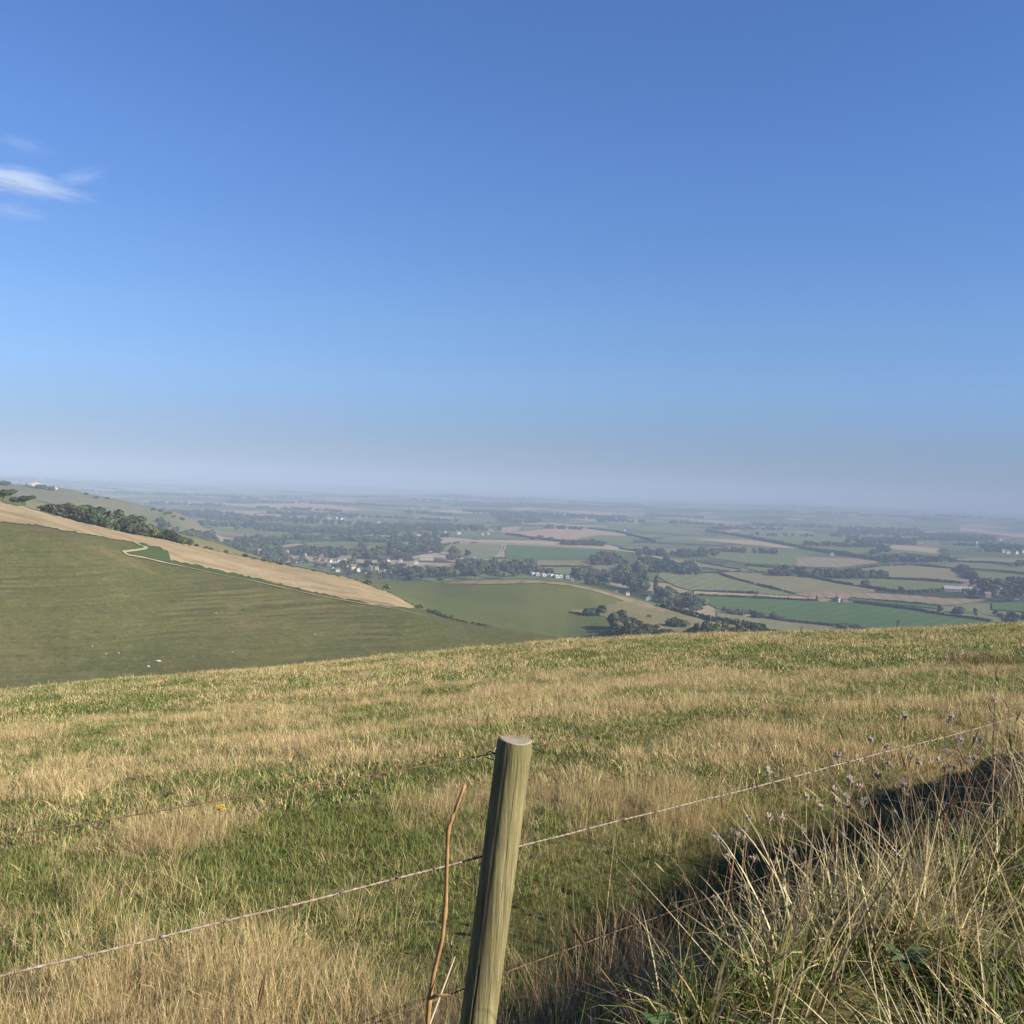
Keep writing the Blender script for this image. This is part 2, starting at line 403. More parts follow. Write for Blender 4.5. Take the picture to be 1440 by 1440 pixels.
fc = t.ramp(cell, [(0.0, (0.085, 0.105, 0.045)), (0.20, (0.125, 0.16, 0.065)), (0.50, (0.10, 0.14, 0.05)), (0.64, (0.30, 0.25, 0.15)), (0.72, (0.17, 0.185, 0.085)), (0.88, (0.36, 0.29, 0.20))], 'CONSTANT')
fc = t.mix(t.ramp(v2.outputs['Distance'], [(0.018, 1.0), (0.04, 0.0)]), fc, (0.03, 0.042, 0.02))
wood = t.ramp(t.noise(t.n('ShaderNodeMapping', {'Vector': gp, 'Scale': (1, 1, 0)}).outputs[0], 0.0022, 6, 0.62), [(0.555, 0.0), (0.585, 1.0)])
fc = t.mix(wood, fc, (0.032, 0.045, 0.022))
t.bsdf(fc, 0.95, spec=0.05); m_plain = t.m

az = np.concatenate([np.arange(-180, -50, 5), np.arange(-50, -32, 0.6), np.arange(-32, 32.01, 0.1), np.arange(32.6, 50, 0.6), np.arange(50, 180.1, 5)])
rr = np.concatenate([[0.02], np.exp(np.linspace(math.log(0.6), math.log(46000), 960))])
AZg, RRg = np.meshgrid(np.radians(az), rr)
X = np.sin(AZg) * RRg; Y = np.cos(AZg) * RRg
keep_far = ~((np.abs(Y) > 1e9))
Zg = ground(X, Y)
Y2 = np.maximum(Y, -19000)
co = np.stack([X, Y2, Zg], -1).reshape(-1, 3)
na = len(az); nr = len(rr)
i, j = np.meshgrid(np.arange(na - 1), np.arange(nr - 1))
a0 = (j * na + i).ravel()
faces = np.stack([a0, a0 + 1, a0 + na + 1, a0 + na], 1)[:, ::-1]
rc = RRg[:-1, :-1].ravel(); ac = np.degrees(AZg[:-1, :-1]).ravel()
az_of = lambda px, py=800: np.degrees(rays(px, py)[0])
mi = np.full(len(rc), 4)
mi[rc < 2450] = np.where(ac[rc < 2450] < az_of(300), 3, 4)
mi[rc < 1130] = 2
mi[rc < 640] = 1
mi[rc < 140] = 0
me = mesh_np('ground', co, faces, [m_meadow, m_down, m_past, m_down2, m_plain], True, mi)
gr = link('ground', me); tag(gr, kind='structure')
# ------------------------------------------------------------------ fields, tracks (sheets lying on the ground)
def field_mat(name, c1, c2, s=0.02, fine=0.5, c3=None, rows=None):
    t = NT(name); n1 = t.noise(t.pos(), s, 5, 0.6); n2 = t.noise(t.pos(), fine, 4, 0.7)
    c = t.mix(t.ramp(n1, [(0.35, 0.0), (0.65, 1.0)]), c1, c2)
    n3 = t.noise(t.pos((1, 0.35, 1), (0, 0, (rows or 0.5))), s * 3.2, 5, 0.65)
    c = t.mix(t.ramp(n3, [(0.45, 0.0), (0.70, 0.6)]), c, tuple(x * y for x, y in zip(c2, (1.25, 1.1, 1.2))))
    c = t.mix(t.ramp(n2, [(0.5, 0.0), (0.75, 0.8)]), c, c3 or tuple(x * 0.72 for x in c1))
    if rows is not None:      # drilling / mowing lines
        w = t.n('ShaderNodeTexWave', {'Vector': t.pos((1, 1, 0), (0, 0, rows)), 'Scale': 0.016, 'Distortion': 1.2, 'Detail': 2.0, 'Detail Scale': 0.4})
        c = t.mix(t.ramp(w.outputs['Fac'], [(0.80, 0.0), (0.97, 0.5)]), c, tuple(x * 0.62 for x in c1))
    t.bsdf(c, 0.95, t.bump(n2, 0.5, 0.3), 0.05); return t.m
t = NT('ripe_straw'); st = t.pos((0.35, 1.6, 1.0), (0, 0, 0.25))
n1 = t.noise(st, 0.10, 6, 0.68); n2 = t.noise(t.pos(), 0.5, 5, 0.7); n3 = t.noise(t.pos(), 0.02, 4, 0.6)
c = t.ramp(n1, [(0.32, (0.23, 0.18, 0.095)), (0.48, (0.355, 0.28, 0.165)), (0.66, (0.44, 0.35, 0.215))])
c = t.mix(t.ramp(n2, [(0.5, 0.0), (0.70, 0.6)]), c, (0.25, 0.19, 0.09)); c = t.mix(t.ramp(n3, [(0.50, 0.0), (0.68, 0.45)]), c, (0.22, 0.19, 0.085))
t.bsdf(c, 0.95, t.bump(n2, 0.6, 0.5), 0.05); m_straw = t.m
FM = {
 'straw': m_straw,
 'tan': field_mat('tan_stubble', (0.36, 0.29, 0.17), (0.42, 0.34, 0.21), 0.012, 0.2, rows=0.6),
 'pink': field_mat('pink_stubble', (0.36, 0.25, 0.165), (0.40, 0.30, 0.20), 0.012, 0.2, rows=1.2),
 'brown': field_mat('brown_stubble', (0.24, 0.20, 0.115), (0.29, 0.235, 0.14), 0.01, 0.15, rows=0.2),
 'green': field_mat('green_crop', (0.064, 0.126, 0.030), (0.084, 0.148, 0.040), 0.008, 0.2, rows=0.9),
 'mid': field_mat('mid_pasture', (0.118, 0.158, 0.050), (0.148, 0.176, 0.062), 0.01, 0.15),
 'pale': field_mat('pale_pasture', (0.165, 0.188, 0.08), (0.195, 0.208, 0.098), 0.01, 0.15, rows=0.4),
 'olive': field_mat('olive_pasture', (0.185, 0.178, 0.08), (0.225, 0.205, 0.102), 0.012, 0.12),
 'wedge': field_mat('lush_strip', (0.055, 0.092, 0.022), (0.072, 0.108, 0.028), 0.05, 0.5),
 'chalk': field_mat('chalk_track', (0.36, 0.31, 0.19), (0.44, 0.385, 0.26), 0.1, 0.8, (0.20, 0.185, 0.09)),
 'scrub': m_scrub,
}
_nf = [0]
def field(kind, top, bot, rmin=130, lift=0.55, cols=None, rows=8, wob=0.25, name='field'):
    top = np.array(top, float); bot = np.array(bot, float)
    x0 = max(top[0, 0], bot[0, 0]); x1 = min(top[-1, 0], bot[-1, 0])
    n = cols or int(max(6, (x1 - x0) / 3.0))
    x = np.linspace(x0, x1, n + 1)
    yt = np.interp(x, top[:, 0], top[:, 1]); yb = np.interp(x, bot[:, 0], bot[:, 1])
    s = _nf[0]; _nf[0] += 1
    yt = yt + (vnoise(x / 5.0, x * 0 + s, 41) - 0.5) * wob * 2; yb = yb + (vnoise(x / 5.0, x * 0 + s, 43) - 0.5) * wob * 2
    yb = np.maximum(yb, yt + 0.05)
    f = np.linspace(0, 1, rows + 1)[:, None]
    PX = np.broadcast_to(x, (rows + 1, n + 1)); PY = yt * (1 - f) + yb * f
    P = cast(PX, PY, rmin)
    P[..., 2] += lift + 0.012 * s
    i, j = np.meshgrid(np.arange(n), np.arange(rows)); a = (j * (n + 1) + i).ravel()
    fc = np.stack([a, a + n + 1, a + n + 2, a + 1], 1)
    Q = P.reshape(-1, 3); R_ = np.hypot(Q[:, 0], Q[:, 1])[fc]; sp = R_.max(1) - R_.min(1); fc = fc[(sp < 5 * np.median(sp) + 12) | (R_.min(1) < 1400)]      # leave out spans across dead ground
    o = link(name, mesh_np(name, P.reshape(-1, 3), fc, FM[kind], True)); return tag(o, kind='structure')
def ribbon(name, pts, width, mat, rmin=130, lift=0.7, step=4.0):
    p = np.array(pts, float); seg = np.linspace(0, len(p) - 1, len(p) * 8)
    px = np.interp(seg, np.arange(len(p)), p[:, 0]); py = np.interp(seg, np.arange(len(p)), p[:, 1])
    P = cast(px, py, rmin)[:, :2]
    d = np.gradient(P, axis=0); L = np.hypot(d[:, 0], d[:, 1])[:, None] + 1e-6
    nrm = np.stack([-d[:, 1], d[:, 0]], 1) / L
    w = width * (0.8 + 0.4 * RS.rand(len(P), 1)) / 2
    A, B = P + nrm * w, P - nrm * w
    v = np.concatenate([np.c_[A, ground(A[:, 0], A[:, 1]) + lift], np.c_[B, ground(B[:, 0], B[:, 1]) + lift]])
    k = np.arange(len(P) - 1); n = len(P)
    f = np.stack([k, k + 1, n + k + 1, n + k], 1)
    o = link(name, mesh_np(name, v, f, mat, True)); return tag(o, kind='structure')

xs = np.arange(-120, 588, 6.0)
bt = [(-120, 712), (0, 735), (50, 739), (100, 748), (150, 757), (195, 763), (225, 771), (237, 777), (240, 788), (300, 801), (360, 814), (420, 828), (480, 842), (540, 853), (586, 857)]
field('straw', [(x, cB(x) + 0.9) for x in xs], bt, 300, 0.35, rows=14, wob=1.3, cols=420)
field('wedge', [(178, 774), (196, 764), (226, 772), (238, 778), (241, 788), (300, 801), (360, 814), (420, 828), (480, 842), (560, 856)],
      [(178, 778), (205, 785), (260, 796), (300, 805), (360, 818), (450, 837), (560, 857)], 300, 0.25, rows=8, cols=160)
ribbon('path', [(188, 763), (198, 768), (206, 770), (203, 773), (190, 775), (174, 777), (178, 781), (205, 786), (230, 792), (260, 798)], 1.6, FM['chalk'], 300, 0.5)
ribbon('path', [(260, 798), (300, 807), (360, 819), (400, 828), (450, 839), (500, 848), (560, 858), (600, 868)], 0.8, FM['tan'], 300, 0.5)
field('brown', [(625, 819.5), (662, 817), (740, 815.4), (792, 820), (830, 827), (867, 837), (905, 847), (935, 855)],
      [(625, 821), (690, 822), (760, 820), (800, 824), (840, 833), (880, 846), (935, 862)], 600, 0.35)
field('olive', [(36, 702), (43, 703.5), (100, 716.6), (221, 744.6), (253, 752.6), (278, 757.6), (305, 764.6), (339, 776.6), (367, 784.6)], [(36, 716), (100, 733), (150, 744), (221, 757), (253, 764), (305, 776), (339, 784), (367, 789)], 620, 0.4)
field('scrub', [(803, 858), (830, 856), (855, 851), (880, 845), (905, 848), (940, 857), (969, 865), (991, 872), (1030, 878), (1069, 884)],
      [(803, 860), (840, 866), (870, 872), (900, 884), (960, 890), (1069, 891)], 600, 0.3)
if False: field('wedge', [(930, 868), (975, 876), (1000, 880)], [(930, 876), (960, 886), (1000, 887)], 600, 0.35)
FIELDS = [
 ('tan', [(200, 704.5), (300, 707.5), (400, 710)], [(200, 706.5), (300, 710), (400, 713)]),
 ('pink', [(345, 709), (380, 706), (410, 705), (440, 708), (480, 712), (520, 716)], [(345, 713), (400, 716), (430, 717), (450, 721), (470, 719), (520, 717)]),
 ('tan', [(343, 722), (405, 724)], [(343, 724.6), (405, 726.4)]),
 ('pale', [(322, 733), (365, 735)], [(322, 735), (365, 736.6)]),
 ('mid', [(300, 726), (340, 728)], [(300, 728), (340, 730.5)]),
 ('pink', [(449, 735), (516, 736)], [(449, 737.4), (516, 738.8)]),
 ('pale', [(425, 737), (450, 738)], [(425, 739), (450, 740)]),
 ('tan', [(450, 741), (495, 743.5)], [(450, 743), (495, 745.4)]),
 ('mid', [(460, 746), (492, 747.5)], [(460, 748), (492, 749.4)]),
 ('pale', [(455, 749.5), (493, 752)], [(455, 751.6), (493, 754)]),
 ('mid', [(400, 751), (440, 754), (476, 758)], [(400, 756), (440, 759), (476, 761)]),
 ('mid', [(300, 741), (340, 744), (400, 750)], [(300, 745), (340, 749), (400, 755)]),
 ('olive', [(290, 744), (330, 750), (370, 756)], [(290, 747), (330, 754), (370, 758.5)]),
 ('mid', [(425, 764.5), (450, 762), (490, 762), (510, 763), (525, 768), (540, 777)], [(425, 765), (445, 772), (480, 775), (500, 779), (515, 781), (540, 778)]),
 ('pale', [(555, 762), (616, 763)], [(555, 766), (616, 767)]),
 ('mid', [(540, 730), (600, 731)], [(540, 732), (600, 733.5)]),
 ('pale', [(508, 728), (560, 729.6)], [(508, 730), (560, 731.6)]),
 ('tan', [(606, 718), (640, 717), (690, 721)], [(606, 719.5), (650, 722), (690, 722.2)]),
 ('mid', [(645, 729), (704, 732)], [(645, 734.5), (704, 735)]),
 ('mid', [(625, 743), (659, 740), (715, 737)], [(625, 744), (680, 744.6), (715, 740)]),
 ('pale', [(560, 750), (640, 752)], [(560, 752), (640, 754)]),
 ('mid', [(640, 750), (720, 752), (760, 757)], [(640, 754), (700, 757), (760, 760)]),
 ('pink', [(681, 746), (700, 743), (732, 741)], [(681, 748.6), (720, 748.4), (732, 743)]),
 ('mid', [(725, 747.5), (745, 741), (775, 738), (830, 741.5)], [(725, 748.5), (775, 744), (785, 742.6), (830, 743.4)]),
 ('tan', [(738, 735), (775, 736), (828, 739), (853, 740)], [(738, 737), (775, 738.4), (828, 741), (853, 741.4)]),
 ('pink', [(712, 749.6), (745, 747), (780, 743), (825, 744), (860, 748), (881, 752)], [(712, 751), (745, 755), (770, 757.5), (785, 760.5), (800, 760.5), (815, 757.5), (840, 753), (881, 754)]),
 ('mid', [(815, 757), (845, 753), (890, 755)], [(815, 758), (855, 762.5), (890, 763)]),
 ('tan', [(650, 760), (720, 760), (780, 764), (830, 767), (871, 772), (900, 777)], [(650, 762), (700, 763.4), (740, 765.6), (800, 768.6), (850, 773), (900, 778.6)]),
 ('pale', [(618, 770), (630, 766), (655, 764), (704, 765.5)], [(618, 772), (640, 780), (668, 788), (690, 786), (704, 777)]),
 ('green', [(711, 766), (760, 768.6), (820, 771.6), (870, 775.6), (905, 781)], [(711, 787), (760, 789), (800, 788), (830, 787.6), (850, 783), (905, 783)]),
 ('olive', [(755, 789), (830, 788)], [(755, 796), (830, 797)]),
 ('pale', [(758, 798), (835, 799), (866, 806)], [(758, 804), (790, 808), (866, 810)]),
 ('pale', [(926, 806), (1009, 807), (1040, 817.6), (1080, 828.6), (1118, 837)], [(926, 812), (950, 825), (975, 832), (1050, 835), (1118, 839)]),
 ('olive', [(1010, 804), (1080, 808), (1140, 814), (1180, 822), (1230, 830)], [(1010, 806), (1040, 816), (1080, 827), (1115, 834), (1160, 833), (1230, 834)]),
 ('brown', [(1115, 835), (1160, 832), (1200, 833.6), (1260, 836.6), (1330, 842), (1385, 844)], [(1115, 837), (1145, 841), (1240, 845), (1310, 851), (1340, 852), (1385, 845.4)]),
 ('tan', [(976, 832), (1060, 836.5), (1140, 841), (1148, 842)], [(976, 837), (1060, 841), (1140, 844.4), (1148, 844)]),
 ('green', [(984, 838.6), (1060, 842.6), (1150, 846.6), (1200, 849), (1280, 859), (1330, 866), (1420, 880)], [(984, 842), (1010, 858), (1050, 863), (1110, 874), (1160, 880), (1220, 888), (1420, 890)]),
 ('olive', [(1008, 862), (1060, 870), (1110, 876), (1170, 882), (1240, 889)], [(1008, 868), (1040, 876), (1080, 886), (1110, 893), (1240, 894)]),
 ('mid', [(975, 774), (1030, 769), (1090, 776), (1165, 785)], [(975, 781), (1050, 793), (1120, 796), (1165, 794)]),
 ('tan', [(982, 758), (1060, 760), (1122, 770)], [(982, 760), (1030, 764.4), (1090, 770.4), (1122, 772)]),
 ('mid', [(1024, 751), (1060, 742), (1085, 741), (1125, 745)], [(1024, 752.4), (1070, 759), (1085, 756), (1125, 746.4)]),
 ('mid', [(1075, 759), (1120, 748.6), (1195, 756), (1270, 776)], [(1075, 760.6), (1130, 771), (1190, 780), (1270, 779)]),
 ('brown', [(1120, 784), (1200, 786), (1234, 790)], [(1120, 797), (1180, 799), (1234, 792)]),
 ('olive', [(1205, 800), (1240, 797), (1280, 795.6), (1352, 802)], [(1205, 801), (1245, 813), (1300, 816), (1352, 820)]),
 ('mid', [(1170, 815), (1240, 815), (1300, 818), (1352, 822.6)], [(1170, 817), (1200, 824), (1260, 832.5), (1300, 833), (1352, 829)]),
 ('mid', [(1320, 795), (1370, 793.6), (1440, 797), (1500, 801)], [(1320, 799), (1352, 801), (1440, 808), (1500, 812)]),
 ('mid', [(1365, 803), (1430, 808)], [(1365, 805), (1385, 818), (1430, 810)]),
 ('olive', [(1340, 786), (1440, 786), (1500, 788)], [(1340, 790), (1440, 792), (1500, 795)]),
 ('green', [(1195, 842.6), (1320, 853)], [(1195, 844.4), (1260, 851), (1320, 857)]),
 ('green', [(1395, 849), (1470, 846)], [(1395, 858), (1470, 864)]),
 ('pink', [(1350, 742), (1440, 751), (1500, 756)], [(1350, 747), (1440, 757), (1500, 762)]),
 ('tan', [(922, 727), (975, 729)], [(922, 729), (975, 731)]),
 ('pink', [(858, 721.6), (908, 721)], [(858, 723.4), (908, 723.4)]),
 ('pale', [(949, 736), (1006, 737)], [(949, 738.6), (1006, 741)]),
 ('mid', [(900, 732), (950, 734)], [(900, 735), (950, 737)]),
 ('mid', [(880, 740), (960, 744), (990, 750)], [(880, 744), (930, 750), (990, 754)]),
 ('tan', [(888, 753), (915, 759)], [(888, 756), (915, 763)]),
 ('mid', [(1010, 729), (1080, 733)], [(1010, 732), (1080, 737)]),
 ('brown', [(980, 733), (1030, 735)], [(980, 735), (1030, 738)]),
 ('tan', [(902, 780.6), (930, 784), (975, 794), (1035, 803)], [(902, 782.6), (930, 786.6), (975, 796.6), (1035, 804.6)]),
 ('pale', [(940, 785), (1000, 793), (1060, 803)], [(940, 787), (1000, 800), (1060, 806)]),
 ('mid', [(1050, 797), (1090, 800), (1135, 808)], [(1050, 801), (1100, 808), (1135, 809.4)]),
 ('pale', [(300, 691), (390, 696)], [(300, 692.6), (390, 698)]),
 ('mid', [(1200, 768), (1290, 776), (1340, 782)], [(1200, 770), (1290, 780), (1340, 785)]),
 ('mid', [(1300, 764), (1360, 770)], [(1300, 768), (1360, 774)]),
 ('pale', [(1180, 741), (1260, 745)], [(1180, 744), (1260, 749)]),
]
for k, a, b_ in FIELDS: field(k, a, b_, 1000)
for pts in ([(707, 765.6), (706, 772), (703, 778), (696, 785)], [(711.5, 766), (709, 774), (706, 779), (700, 785)]):
    ribbon('farm_track', pts, 3.2, FM['chalk'], 1000, 1.6)
ribbon('farm_track', [(1270, 763), (1310, 770), (1355, 775)], 12.0, FM['chalk'], 1000, 1.6)
ribbon('road', [(604, 778), (610, 772), (618, 768), (622, 765)], 6.0, FM['chalk'], 1000, 1.6)

# ------------------------------------------------------------------ trees
def leaf_mat(name, c1, c2):
    t = NT(name); rnd = t.n('ShaderNodeObjectInfo').outputs['Random']
    n = t.noise(t.pos(obj=True), 0.55, 4, 0.6)
    c = t.ramp(n, [(0.36, c1), (0.64, c2)])
    hs = t.n('ShaderNodeHueSaturation', {'Color': c, 'Hue': t.math('ADD', t.math('MULTIPLY', rnd, 0.07), 0.455), 'Saturation': 0.9,
             'Value': t.math('ADD', t.math('MULTIPLY', t.n('ShaderNodeMath', {0: t.math('MULTIPLY', rnd, 7.31)}, operation='FRACT').outputs[0], 0.95), 0.6)}).outputs[0]
    t.bsdf(hs, 0.85, spec=0.15); return t.m
m_leaf = leaf_mat('leaf_dark', (0.040, 0.062, 0.020), (0.085, 0.115, 0.036))
m_leaf2 = leaf_mat('leaf_olive', (0.075, 0.095, 0.032), (0.135, 0.15, 0.056))
m_bark = plain_mat('bark', (0.10, 0.08, 0.055), 0.9, 0.3, 4, obj=True)
def crown_np(lobes, n, size, rng):
    """leaf-clump faces spread through the lobes' volume"""
    L = np.array(lobes, float); wgt = L[:, 3] * L[:, 4] * L[:, 5]; wgt = wgt ** 0.75; wgt /= wgt.sum()
    li = rng.choice(len(L), n, p=wgt)
    d = rng.normal(size=(n, 3)); d /= np.linalg.norm(d, axis=1)[:, None]
    rad = 0.55 + 0.5 * rng.rand(n) ** 0.7
    c = L[li, :3] + d * L[li, 3:6] * rad[:, None]
    nn = d + rng.normal(size=(n, 3)) * 0.65; nn /= np.linalg.norm(nn, axis=1)[:, None]
    u = np.cross(nn, rng.normal(size=(n, 3))); u /= np.linalg.norm(u, axis=1)[:, None] + 1e-6
    v = np.cross(nn, u)
    s = size * (0.55 + 0.9 * rng.rand(n))[:, None]
    q = np.stack([c - u * s - v * s * 0.6, c + u * s * 0.9 - v * s * 0.8, c + u * s * 1.1 + v * s * 0.7, c - u * s * 0.7 + v * s], 1).reshape(-1, 3)
    f = np.arange(n * 4).reshape(n, 4); return q, f
def tree_proto(name, cat, H, W, kind, seed, mat, n=1700, size=0.5):
    rng = np.random.RandomState(seed); lobes = []
    if kind == 'round':
        z0 = H * 0.16
        for k in range(11):
            a = rng.rand() * 6.28; rr_ = W * 0.33 * math.sqrt(rng.rand()); zz = z0 + (H - z0) * (0.22 + 0.58 * rng.rand())
            sh = 1.0 - 0.5 * abs((zz - z0) / (H - z0) - 0.45)
            r_ = W * (0.17 + 0.13 * rng.rand()) * sh
            lobes.append((math.cos(a) * rr_ * sh * 1.2, math.sin(a) * rr_ * sh * 1.2, zz, r_, r_, r_ * 0.85))
    elif kind == 'tall':
        for k in range(9):
            zz = H * (0.16 + 0.78 * k / 8); r_ = W * 0.5 * (0.55 + 0.5 * math.sin(math.pi * (0.15 + 0.75 * k / 8))) * (0.8 + 0.3 * rng.rand())
            lobes.append((rng.normal() * W * 0.08, rng.normal() * W * 0.08, min(zz, H - r_ * 0.5), r_ * 0.8, r_ * 0.8, H * 0.09))
    elif kind == 'bush':
        for k in range(9):
            a = rng.rand() * 6.28; rr_ = W * 0.36 * math.sqrt(rng.rand()); r_ = W * (0.15 + 0.12 * rng.rand())
            zz = H * (0.25 + 0.45 * rng.rand()) * (1 - 0.4 * rr_ / (W * 0.36 + 1e-6))
            lobes.append((math.cos(a) * rr_, math.sin(a) * rr_, zz, r_, r_, min(r_, H * 0.34)))
    elif kind == 'thorn':       # wind-trained crown leaning to one side on a bare stem
        for k in range(8):
            a = k / 7.0; r_ = W * (0.15 + 0.09 * rng.rand())
            lobes.append((W * (-0.30 + 0.75 * a), rng.normal() * W * 0.12, H * (0.50 + 0.26 * a + 0.06 * rng.normal()), r_, r_, r_ * 0.62))
    root = thing(name, 'x', cat)
    tb = MB(); th = H * (0.55 if kind != 'bush' else 0.35); tr = max(0.12, H * 0.022)
    tb.tube([(0, 0, -1.0), (0, 0, 0.1), (0.05 * H * 0.2, 0, th * 0.5), (W * 0.03, W * 0.02, th)], [tr * 1.3, tr * 1.15, tr * 0.8, tr * 0.45], 7)
    for k in range(4):
        l = lobes[rng.randint(len(lobes))]
        tb.tube([(0, 0, th * 0.45), (l[0] * 0.5, l[1] * 0.5, th * 0.45 + (l[2] - th * 0.45) * 0.6), (l[0], l[1], l[2])], [tr * 0.55, tr * 0.4, tr * 0.15], 5)
    tb.build('trunk', m_bark, root, True)
    q, f = crown_np(lobes, n, size, rng)
    q[:, 2] = np.maximum(q[:, 2], 0.05)
    link('crown', mesh_np('crown', q, f, mat), root)
    return root
PR = {
 'oak1': tree_proto('broadleaf_tree', 'tree', 13, 13, 'round', 1, m_leaf, 2600, 0.55),
 'oak2': tree_proto('broadleaf_tree', 'tree', 14, 11, 'round', 2, m_leaf, 2600, 0.55),
 'oak3': tree_proto('broadleaf_tree', 'tree', 11, 13, 'round', 3, m_leaf2, 2600, 0.5),
 'ash': tree_proto('broadleaf_tree', 'tree', 15, 10, 'round', 4, m_leaf2, 2400, 0.55),
 'poplar': tree_proto('poplar_tree', 'tree', 20, 7, 'tall', 5, m_leaf, 2200, 0.5),
 'bush1': tree_proto('bush', 'bush', 5, 8, 'bush', 6, m_leaf, 2200, 0.36),
 'bush2': tree_proto('bush', 'bush', 4, 5, 'bush', 7, m_leaf2, 1500, 0.3),
 'thorn': tree_proto('hawthorn_tree', 'tree', 6.5, 8, 'thorn', 8, m_leaf, 1500, 0.33),
}
_used = set(); NTREE = [0]
def plant(kind, px, py, H, label, group=None, rmin=130, sink=0.15, rz=None, aspect=None, back=None):
    P = cast(np.array([px]), np.array([py]), rmin)[0] if back is None else on_ridge(px, back)
    base = PR[kind]
    H0 = {'oak1': 13, 'oak2': 14, 'oak3': 11, 'ash': 15, 'poplar': 20, 'bush1': 5, 'bush2': 4, 'thorn': 6.5}[kind]
    s = H / H0; a = aspect or (1.0 + 0.35 * RS.rand())
    loc = (P[0], P[1], P[2] - sink * s); rz = RS.rand() * 6.28 if rz is None else rz
    sc = (s * a, s * a * (0.92 + 0.16 * RS.rand()), s)
    NTREE[0] += 1
    if kind not in _used:
        _used.add(kind); base.location = loc; base.rotation_euler = (0, 0, rz); base.scale = sc; base['label'] = label
        if group: base['group'] = group
        return base
    r = dup(base, loc, rz, label, None, sc)
    if 'group' in r: del r['group']
    if group: r['group'] = group
    return r
def on_ridge(px, back):
    az = rays(np.array([float(px)]), np.array([float(cB(px))]))[0][0]
    r = np.interp(px, [300, 500, 600, 720, 800], [540, 520, 505, 480, 470]) + back
    x, y = math.sin(az) * r, math.cos(az) * r
    return np.array([x, y, float(ground(np.array([x]), np.array([y]))[0])])
def wood(poly, n, hs, kinds, label, group, rmin=130, front=0):
    """n trees with their feet inside a pixel polygon"""
    P = np.array(poly, float); x0, y0 = P.min(0); x1, y1 = P.max(0); got = []
    def inside(x, y):
        c = False; j = len(P) - 1
        for i in range(len(P)):
            if (P[i, 1] > y) != (P[j, 1] > y) and x < (P[j, 0] - P[i, 0]) * (y - P[i, 1]) / (P[j, 1] - P[i, 1]) + P[i, 0]: c = not c
            j = i
        return c
    tries = 0
    while len(got) < n and tries < 20000:
        tries += 1
        x = x0 + RS.rand() * (x1 - x0); y = y0 + RS.rand() * (y1 - y0)
        if not inside(x, y): continue
        md = (x1 - x0) / n * 0.55
        if any(abs(x - gx) < md and abs(y - gy) < 1.5 for gx, gy in got): continue
        got.append((x, y))
    for x, y in sorted(got, key=lambda q: q[1]):
        plant(kinds[RS.randint(len(kinds))], x, y, hs[0] + RS.rand() * (hs[1] - hs[0]), label, group, rmin)
OAK = ['oak1', 'oak2', 'oak3', 'ash']
# on the straw ridge and the slope behind it
plant('thorn', 4, 0, 7.0, 'large wind-bent hawthorn at the left end of the straw ridge', rz=0.4, back=4)
plant('thorn', 31, 0, 6.0, 'sparse wind-bent hawthorn, the second from the left end of the straw ridge', rz=0.1, back=4)
plant('thorn', 57, 0, 3.2, 'very small lone tree on the straw ridge, between the hawthorns and the dark bush', rz=0.3, aspect=0.8, back=4)
plant('bush1', 73, 0, 5.5, 'dark rounded bush on the straw ridge at the head of the long thicket', back=6)
plant('bush2', 87, 0, 3.6, 'olive bush on the straw ridge touching the long thicket', back=5)
for k in range(30):
    f = k / 29.0; x = 99 + 158 * f
    plant(['bush1', 'oak3', 'oak1', 'oak2', 'bush1'][k % 5], x, 0, (10.5 - 6.0 * f ** 1.3) * (0.8 + 0.4 * RS.rand()), 'dark green tree in the long thicket along the back of the straw ridge', 'thicket behind the straw ridge', sink=0.3, back=4 + 9 * RS.rand())
for k, x in enumerate((265, 276, 290, 297, 318, 345, 372, 405)):
    plant('bush2', x, 0, 1.5 + 1.0 * RS.rand(), 'low dark shrub on the upper edge of the straw field', 'shrubs along the upper edge of the straw field', back=3)
plant('oak1', 193, 741, 11, 'round tree on the pale far-left down, left of the pair', rmin=700)
plant('oak3', 225, 735, 10, 'smaller olive tree on the pale far-left down, behind its larger neighbour', rmin=700)
plant('oak1', 232, 743, 15, 'largest dark round tree on the pale far-left down', rmin=700)
for x, y, h in ((216, 716, 5), (226, 718, 5), (238, 721, 5), (256, 730, 6), (232, 722, 4), (121, 694, 4), (135, 699, 4), (151, 700, 4), (8, 681, 8), (3, 680, 8), (244, 726, 4)):
    plant('bush1', x, y + 1.5, h, 'dark scrub bush dotted on the pale far-left down', 'scrub on the far-left down', 1000)
plant('bush2', 545, 828, 5, 'small bush on the green field just beyond the straw ridge, the lower of two', rmin=640)
plant('bush2', 517, 822, 5, 'small bush on the green field just beyond the straw ridge, the upper of two', rmin=640)
for x in (590, 603, 611, 617, 626, 634):
    plant('bush2', x, 0, 1.6 + RS.rand() * 1.2, 'low bush on the spur below the straw field', 'bushes on the spur below the straw field', back=2)
